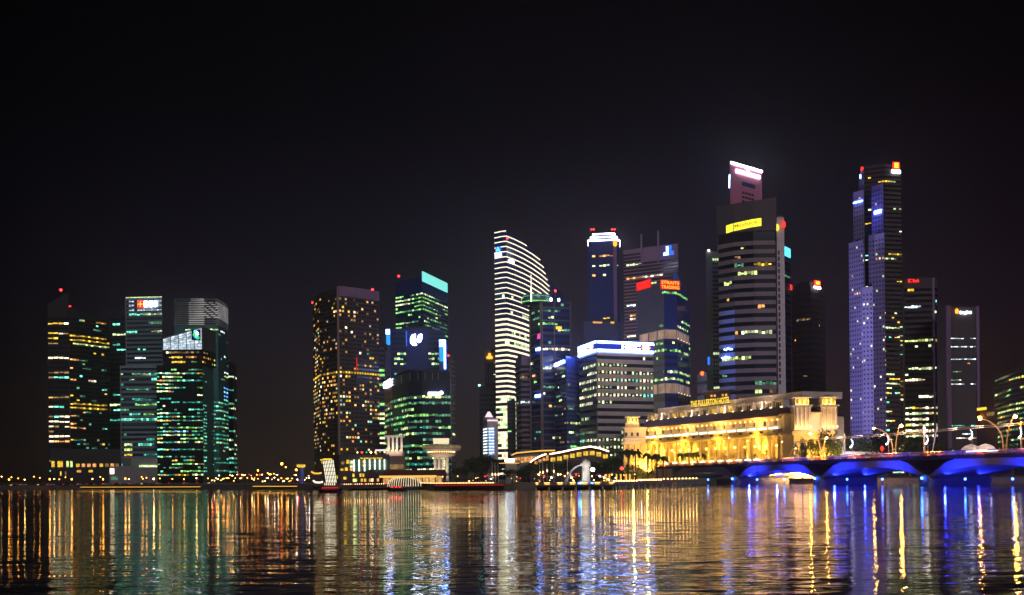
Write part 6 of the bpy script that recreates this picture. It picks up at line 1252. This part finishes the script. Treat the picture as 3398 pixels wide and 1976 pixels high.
for i in range(18): a = math.pi*(1+i/17); m = MB(); m.ball((cx+7.4*math.cos(a), D+7.4*math.sin(a), z(1501)), .32, 'l_soft', 6, 4); m.build('soffit_lamp', r_)
a, b = P(1440, 1474, D), P(1490, 1456, D); m = MB(); m.box(((a.x+b.x)/2, D-3, (a.z+b.z)/2), (b.x-a.x, 6, b.z-a.z), 'panel_cream'); m.build('lit_box', r_)
light('AREA', (cx, D-14, z(1545)), 700, (1, .7, .4), aim=(cx, D, z(1500)), size=14, sy=2); light('AREA', (cx, D-8, 6), 700, (1, .8, .6), aim=(cx, D-3, 18), size=6, sy=1)
# pier house with the long red roof
D = 535; zr_, ze = ZP(1370, 1560, D+9), ZP(1370, 1581, D); a, b = XY(1258, D)[0], XY(1476, D)[0]; r_ = thing('pier_house', 'long low pier house with a dark red roof and a glowing golden eave line', 'building', ((a+b)/2, D+9, 2.5))
m = MB(); m.prism([(a+1, D+1.5), (b-1, D+1.5), (b-1, D+16), (a+1, D+16)], 2.5, ze, 'wall_taupe'); m.build('wall', r_)
m = MB(); m.mesh([(a-.5, D, ze), (b+.5, D, ze), (b+.5, D+18, ze), (a-.5, D+18, ze), (a+3, D+9, zr_), (b-.5, D+9, zr_)], [(0, 1, 5, 4), (1, 2, 5), (2, 3, 4, 5), (3, 0, 4), (0, 3, 2, 1)], 'roof_red'); m.build('roof', r_)
m = MB(); m.box(((a+b)/2-2, D-.3, ze-.1), (b-a-4, .4, .9), 'strip_gold'); m.build('eave_light', r_)
for i in range(9):
    x = a+3+(b-a-6)*i/8; q = [(x+1.3*math.cos(t), D+1.3, 3.0+1.9+1.3*math.sin(t)) for t in [math.pi*k/6 for k in range(7)]]+[(x-1.3, D+1.3, 2.6), (x+1.3, D+1.3, 2.6)]; m = MB(); m.face(q, 'ledge_lit'); m.build('arch_window', r_); m = MB(); m.ball((x+1.8, D+.6, 5.6), .25, 'l_gold', 6, 4); m.build('wall_lamp', r_)
# gabled hall left of it
D = 545; a, b = XY(1168, D)[0], XY(1262, D)[0]; r_ = thing('gabled_hall', 'dark gabled hall with small lit windows left of the red-roofed pier house', 'building', ((a+b)/2, D+8, 2.5)); ze, zp_ = ZP(1200, 1583, D), ZP(1228, 1558, D)
m = MB(); m.prism([(a, D+1), (b, D+1), (b, D+14), (a, D+14)], 2.5, ze, 'wall_brown'); m.build('wall', r_); xm = XY(1230, D)[0]; m = MB(); m.mesh([(a-1, D, ze), (b+1, D, ze), (xm, D, zp_), (a-1, D+15, ze), (b+1, D+15, ze), (xm, D+15, zp_)], [(0, 1, 2), (3, 5, 4), (0, 2, 5, 3), (1, 4, 5, 2), (0, 3, 4, 1)], 'wall_brown'); m.build('roof', r_)
for i, u in enumerate((.05, .12, .33, .45, .62, .7, .9)): m = MB(); m.box((a+(b-a)*u, D+.9, 4.3), (1.0, .15, 1.5), ['w_lime', 'w_lime', 'w_warm', 'w_yellow', 'w_warm', 'w_white', 'w_warm'][i]); m.build('window', r_)
for i, px in enumerate((1174, 1197, 1207)): m = MB(); q = P(px, 1578, D+.8); m.box((q.x, D-.3, q.z), (.9, .3, 1.6), 'w_yellow'); m.build('lit_capital', r_)
# ribbed dome pavilion at the water
D = 490; cx = P(1338, 1600, D).x; r_ = thing('ribbed_pavilion', 'low rounded pavilion of curved white-lit ribs standing at the water edge', 'pavilion', (cx, D, 1.5)); Rw = (1397-1278)/2/F*D; Hh = ZP(1338, 1584, D)-1.5
m = MB(); m.lathe([(Rw*.93*math.cos(t), Hh*.93*math.sin(t)) for t in [math.pi/2*k/8 for k in range(8)]]+[(.2, Hh*.93)], (cx, D+7, 1.5), 'glass_black', 26, 1, .8); m.build('dome', r_)
for i in range(15):
    xx = -1+2*(i+.5)/15; m = MB(); w2 = math.sqrt(max(0, 1-xx*xx)); pts = []
    for k in range(9):
        t = math.pi/2*(k+.0)/8; pts.append((cx+Rw*xx*(1-.12*math.sin(t)**3), D+7-Rw*.8*w2*math.cos(t), 1.5+Hh*(1-.35*xx**4)*math.sin(t)))
    m.tube(pts, .13, 'rib_light', 5); m.build('rib', r_)
m = MB(); m.lathe([(Rw*1.05, 0), (Rw*1.05, .5), (.1, .5)], (cx, D+7, 1.0), 'wall_brown', 26, 1, .8); m.build('platform', r_)
D = 515; a, b = XY(1130, D)[0], XY(1290, D)[0]; r_ = thing('landing_stage', 'low dark landing stage with a string of small lights right of the barge', 'landing stage', ((a+b)/2, D, 0)); m = MB(); m.prism([(a, D), (b, D), (b, D+28), (a, D+40)], .6, 1.9, 'wall_brown'); m.build('deck', r_)
for i in range(22): x = a+(b-a)*(i+.5)/22; m = MB(); m.ball((x, D+.3, 2.6), .22, 'l_soft' if i % 5 else 's_red', 6, 4); m.tube([(x, D+.3, 1.9), (x, D+.3, 2.5)], .05, 'steel_dark', 4); m.build('edge_lamp', r_)
# viewing kiosk on a stalk and lit pavilions left of the barge
q = P(999, 1546, 640); r_ = thing('mast_kiosk', 'small lit kiosk on a thick grey stalk left of the light-panel barge', 'kiosk', (q.x, 640, 2.5)); m = MB(); m.tube([(q.x+.4, 640, 2.5), (q.x+.4, 640, q.z-1)], 1.2, 'wall_blue', 8); m.build('stalk', r_); m = MB(); m.lathe([(1.4, -1), (2.4, -.6), (2.4, .6)], (q.x, 640, q.z), 'w_yellow', 10); m.build('lit_cabin', r_); m = MB(); m.lathe([(2.7, .62), (2.7, .9), (.1, 1.1)], (q.x, 640, q.z), 'wall_grey', 10); m.build('roof', r_)
for px, py, w_, mt, lab in ((1050, 1572, 34, 'strip_gold', 'upper orange-lit curved boat roof left of the light panel'), (1055, 1602, 32, 'strip_pale', 'lower cream-lit awning left of the light panel')):
    q = P(px, py, 560 if py < 1590 else 548); r_ = thing('lit_awning', lab, 'awning', (q.x, q.y, 1.5)); hw = w_/2/F*q.y; m = MB(); m.tube([(q.x-hw, q.y, q.z+1.0), (q.x-hw*.5, q.y, q.z+.1), (q.x+hw*.4, q.y, q.z), (q.x+hw, q.y, q.z+.3)], .45, mt, 6); m.build('light_edge', r_)
    m = MB(); m.prism([(q.x-hw, q.y), (q.x+hw, q.y), (q.x+hw, q.y+6), (q.x-hw, q.y+6)], 1.5, q.z-.6, 'wall_brown'); m.build('body', r_)
# ---------------------------------------------------------------- boats
def hull(cx, y, L, Wd, z0, z1, m, mat='hull'):
    n = 10; top, bot = [], []
    for k in range(n+1):
        u = k/n; x = -L/2+L*u; w_ = Wd/2*min(1, 1.9*math.sin(math.pi*(.08+.84*u))**.6); top.append((x, w_, z1+.9*abs(2*u-1)**3)); bot.append((x*.88, w_*.7, z0))
    vs = []
    for k in range(n+1): vs += [(cx+top[k][0], y-top[k][1], top[k][2]), (cx+top[k][0], y+top[k][1], top[k][2]), (cx+bot[k][0], y+bot[k][1], bot[k][2]), (cx+bot[k][0], y-bot[k][1], bot[k][2])]
    fs = []
    for k in range(n):
        for j in range(4): fs.append((4*k+j, 4*k+(j+1) % 4, 4*(k+1)+(j+1) % 4, 4*(k+1)+j))
    fs += [(3, 2, 1, 0), (4*n, 4*n+1, 4*n+2, 4*n+3)]; m.mesh(vs, fs, mat)
D = 432; bx = P(1096, 1625, D).x; r_ = thing('panel_barge', 'black barge carrying a tall leaning panel of glowing white tubes', 'barge', (bx, D, 0)); m = MB(); hull(bx, D, 9.6, 3.4, -.3, .9, m); m.build('hull', r_)
m = MB(); m.box((bx, D, 1.5), (6.2, 2.4, 1.1), 'red_paint'); m.build('cabin', r_)
for i in range(8): m = MB(); m.ball((bx-2.8+i*.8, D-1.3, 1.75), .16, 's_red', 6, 4); m.build('rail_lamp', r_)
c00, c10, c01, c11 = P(1081, 1603, D), P(1118, 1603, D), P(1070, 1530, D), P(1107, 1526, D)
pt = lambda u, v: c00.lerp(c10, u).lerp(c01.lerp(c11, u), v)
m = MB(); q = [pt(-.03, -.02), pt(1.03, -.02), pt(1.03, 1.02), pt(-.03, 1.02)]; vs = [(p.x, D+.1, p.z) for p in q]+[(p.x, D+.4, p.z) for p in q]; m.mesh(vs, [(0, 1, 2, 3), (7, 6, 5, 4), (0, 4, 5, 1), (1, 5, 6, 2), (2, 6, 7, 3), (3, 7, 4, 0)], 'steel_dark'); pn = m.build('panel_frame', r_)
for i in range(7):
    for j in range(6): m = MB(); m.tube([pt((i+.5)/7, (j+.06)/6), pt((i+.5)/7, (j+.94)/6)], .17, 'panel_white', 6); m.build('light_tube', pn)
for i in range(6): a = P(1078+i*6.5, 1611, D); m = MB(); m.tube([a, a+Vector((0, 0, .85))], .16, 'panel_white', 6); m.build('lower_tube', r_)
a = P(1087, 1524.5, D); m = MB(); m.box((a.x, D, a.z), (3.2, .5, .5), 's_gold'); m.build('gold_cap', r_)
light('POINT', (bx, D-5, 5), 60, (1, .9, .7), size=.5)
D = 452; bx = P(1318, 1620, D).x; r_ = thing('tour_boat', 'small dark tour boat with red lamps in front of the ribbed pavilion', 'boat', (bx, D, 0)); m = MB(); hull(bx, D, 8, 2.6, -.3, .8, m); m.build('hull', r_); m = MB(); m.box((bx, D, 1.9), (5.4, 2.0, .12), 'red_paint'); m.build('roof', r_)
for i in range(4): m = MB(); m.tube([(bx-2.4+i*1.6, D-.9, .7), (bx-2.4+i*1.6, D-.9, 1.85)], .05, 'steel_dark', 4); m.build('post', r_)
for i in range(7): m = MB(); m.ball((bx-2.6+i*.75, D-1.1, 1.6), .17, 'l_red' if i % 2 else 's_red', 6, 4); m.build('red_lamp', r_)
m = MB(); m.ball((bx+3.2, D-.8, 1.0), .3, 'l_red', 6, 4); m.build('stern_lamp', r_)
# ---------------------------------------------------------------- people on the platform and the bridge
def person_proto(top, legs):
    r = thing('person', 'x', 'person', (0, 0, 0)); me = bpy.data.meshes.new('body'); v = [(0, 0, .95), (0, 0, 1.2), (0, 0, 1.42), (0, 0, 1.52), (0, 0, 1.68), (-.19, 0, 1.40), (-.25, .03, 1.12), (-.24, -.05, .88), (.19, 0, 1.40), (.26, .0, 1.13), (.25, -.06, .9), (-.1, 0, .9), (-.11, -.03, .5), (-.11, 0, .06), (-.11, -.12, .03), (.1, 0, .9), (.11, .02, .5), (.12, .05, .06), (.12, -.07, .03)]
    e = [(0, 1), (1, 2), (2, 3), (3, 4), (2, 5), (5, 6), (6, 7), (2, 8), (8, 9), (9, 10), (0, 11), (11, 12), (12, 13), (13, 14), (0, 15), (15, 16), (16, 17), (17, 18)]
    me.from_pydata(v, e, []); o = bpy.data.objects.new('body', me); COL.objects.link(o); o.parent = r; me.materials.append(MATS[top])
    rad = [.15, .14, .16, .06, .105, .07, .05, .04, .07, .05, .04, .1, .07, .05, .04, .1, .07, .05, .04]
    sk = o.modifiers.new('Skin', 'SKIN')
    for i, q in enumerate(rad): me.skin_vertices[0].data[i].radius = (q, q*.8)
    me.skin_vertices[0].data[0].use_root = True; ss = o.modifiers.new('Sub', 'SUBSURF'); ss.levels = 1; ss.render_levels = 1
    m = MB(); m.ball((0, .02, 1.74), .115, 'hull', 7, 5, 1.0); m.build('hair', r); return [r, False]
pps = [person_proto('cloth_dark', 0), person_proto('cloth_red', 0), person_proto('canvas', 0)]
plist = [(1800, 441.5, deck_z), (1842, 442, deck_z), (1880, 441.8, deck_z), (1915, 442, deck_z), (1925, 442.5, deck_z), (1995, 442, deck_z), (2003, 442, deck_z), (2018, 441.5, deck_z), (2024, 442, deck_z)]
labs = ['person in dark clothes at the left end of the viewing platform', 'person in a red top between the first two glowing benches', 'person in pale clothes left of the water jet', 'person in dark clothes below the water jet', 'person in a red top close to the statue foot', 'person in pale clothes right of the statue', 'person in dark clothes right of the statue, beside another in pale clothes', 'person in a red top near the right end of the platform', 'person in pale clothes at the right end of the platform']
for i, (px, D, z_) in enumerate(plist):
    pr = pps[i % 3]; o = pr[0] if not pr[1] else copy_tree(pr[0]); pr[1] = True; o.location = (XY(px, D, 1600)[0], D, z_); o.rotation_euler = (0, 0, rng.uniform(0, 6.28)); tag(o, labs[i]+', standing', 'person', 'people on the viewing platform')
for i, px in enumerate((2785, 2783)):
    t, q = on_bridge(px, -1); o = copy_tree(pps[0][0]); o.location = tuple(q+Vector((i*.5, 0, .1))); o.rotation_euler = (0, 0, i*2); tag(o, ['person in dark clothes leaning near the bridge railing before the white tent roof', 'second dark-clothed person standing close behind the first at the bridge railing'][i], 'person', 'people on the bridge')
# ================================================================ night haze over the bay, one even volume
hm = bpy.data.materials.new('haze'); hm.use_nodes = True; hm.node_tree.nodes.clear()
_o = hm.node_tree.nodes.new('ShaderNodeOutputMaterial'); _v = hm.node_tree.nodes.new('ShaderNodeVolumePrincipled'); hm.node_tree.links.new(_v.outputs[0], _o.inputs['Volume'])
_v.inputs['Density'].default_value = 0.00013; _v.inputs['Anisotropy'].default_value = 0.85; _v.inputs['Color'].default_value = (.9, .9, .95, 1); MATS['haze'] = hm
m = MB(); m.prism([(-3600, -400), (3600, -400), (3600, 5200), (-3600, 5200)], -2.5, 420, 'haze'); h = m.build('haze', origin=(0, 0, 0)); tag(h, kind='stuff')
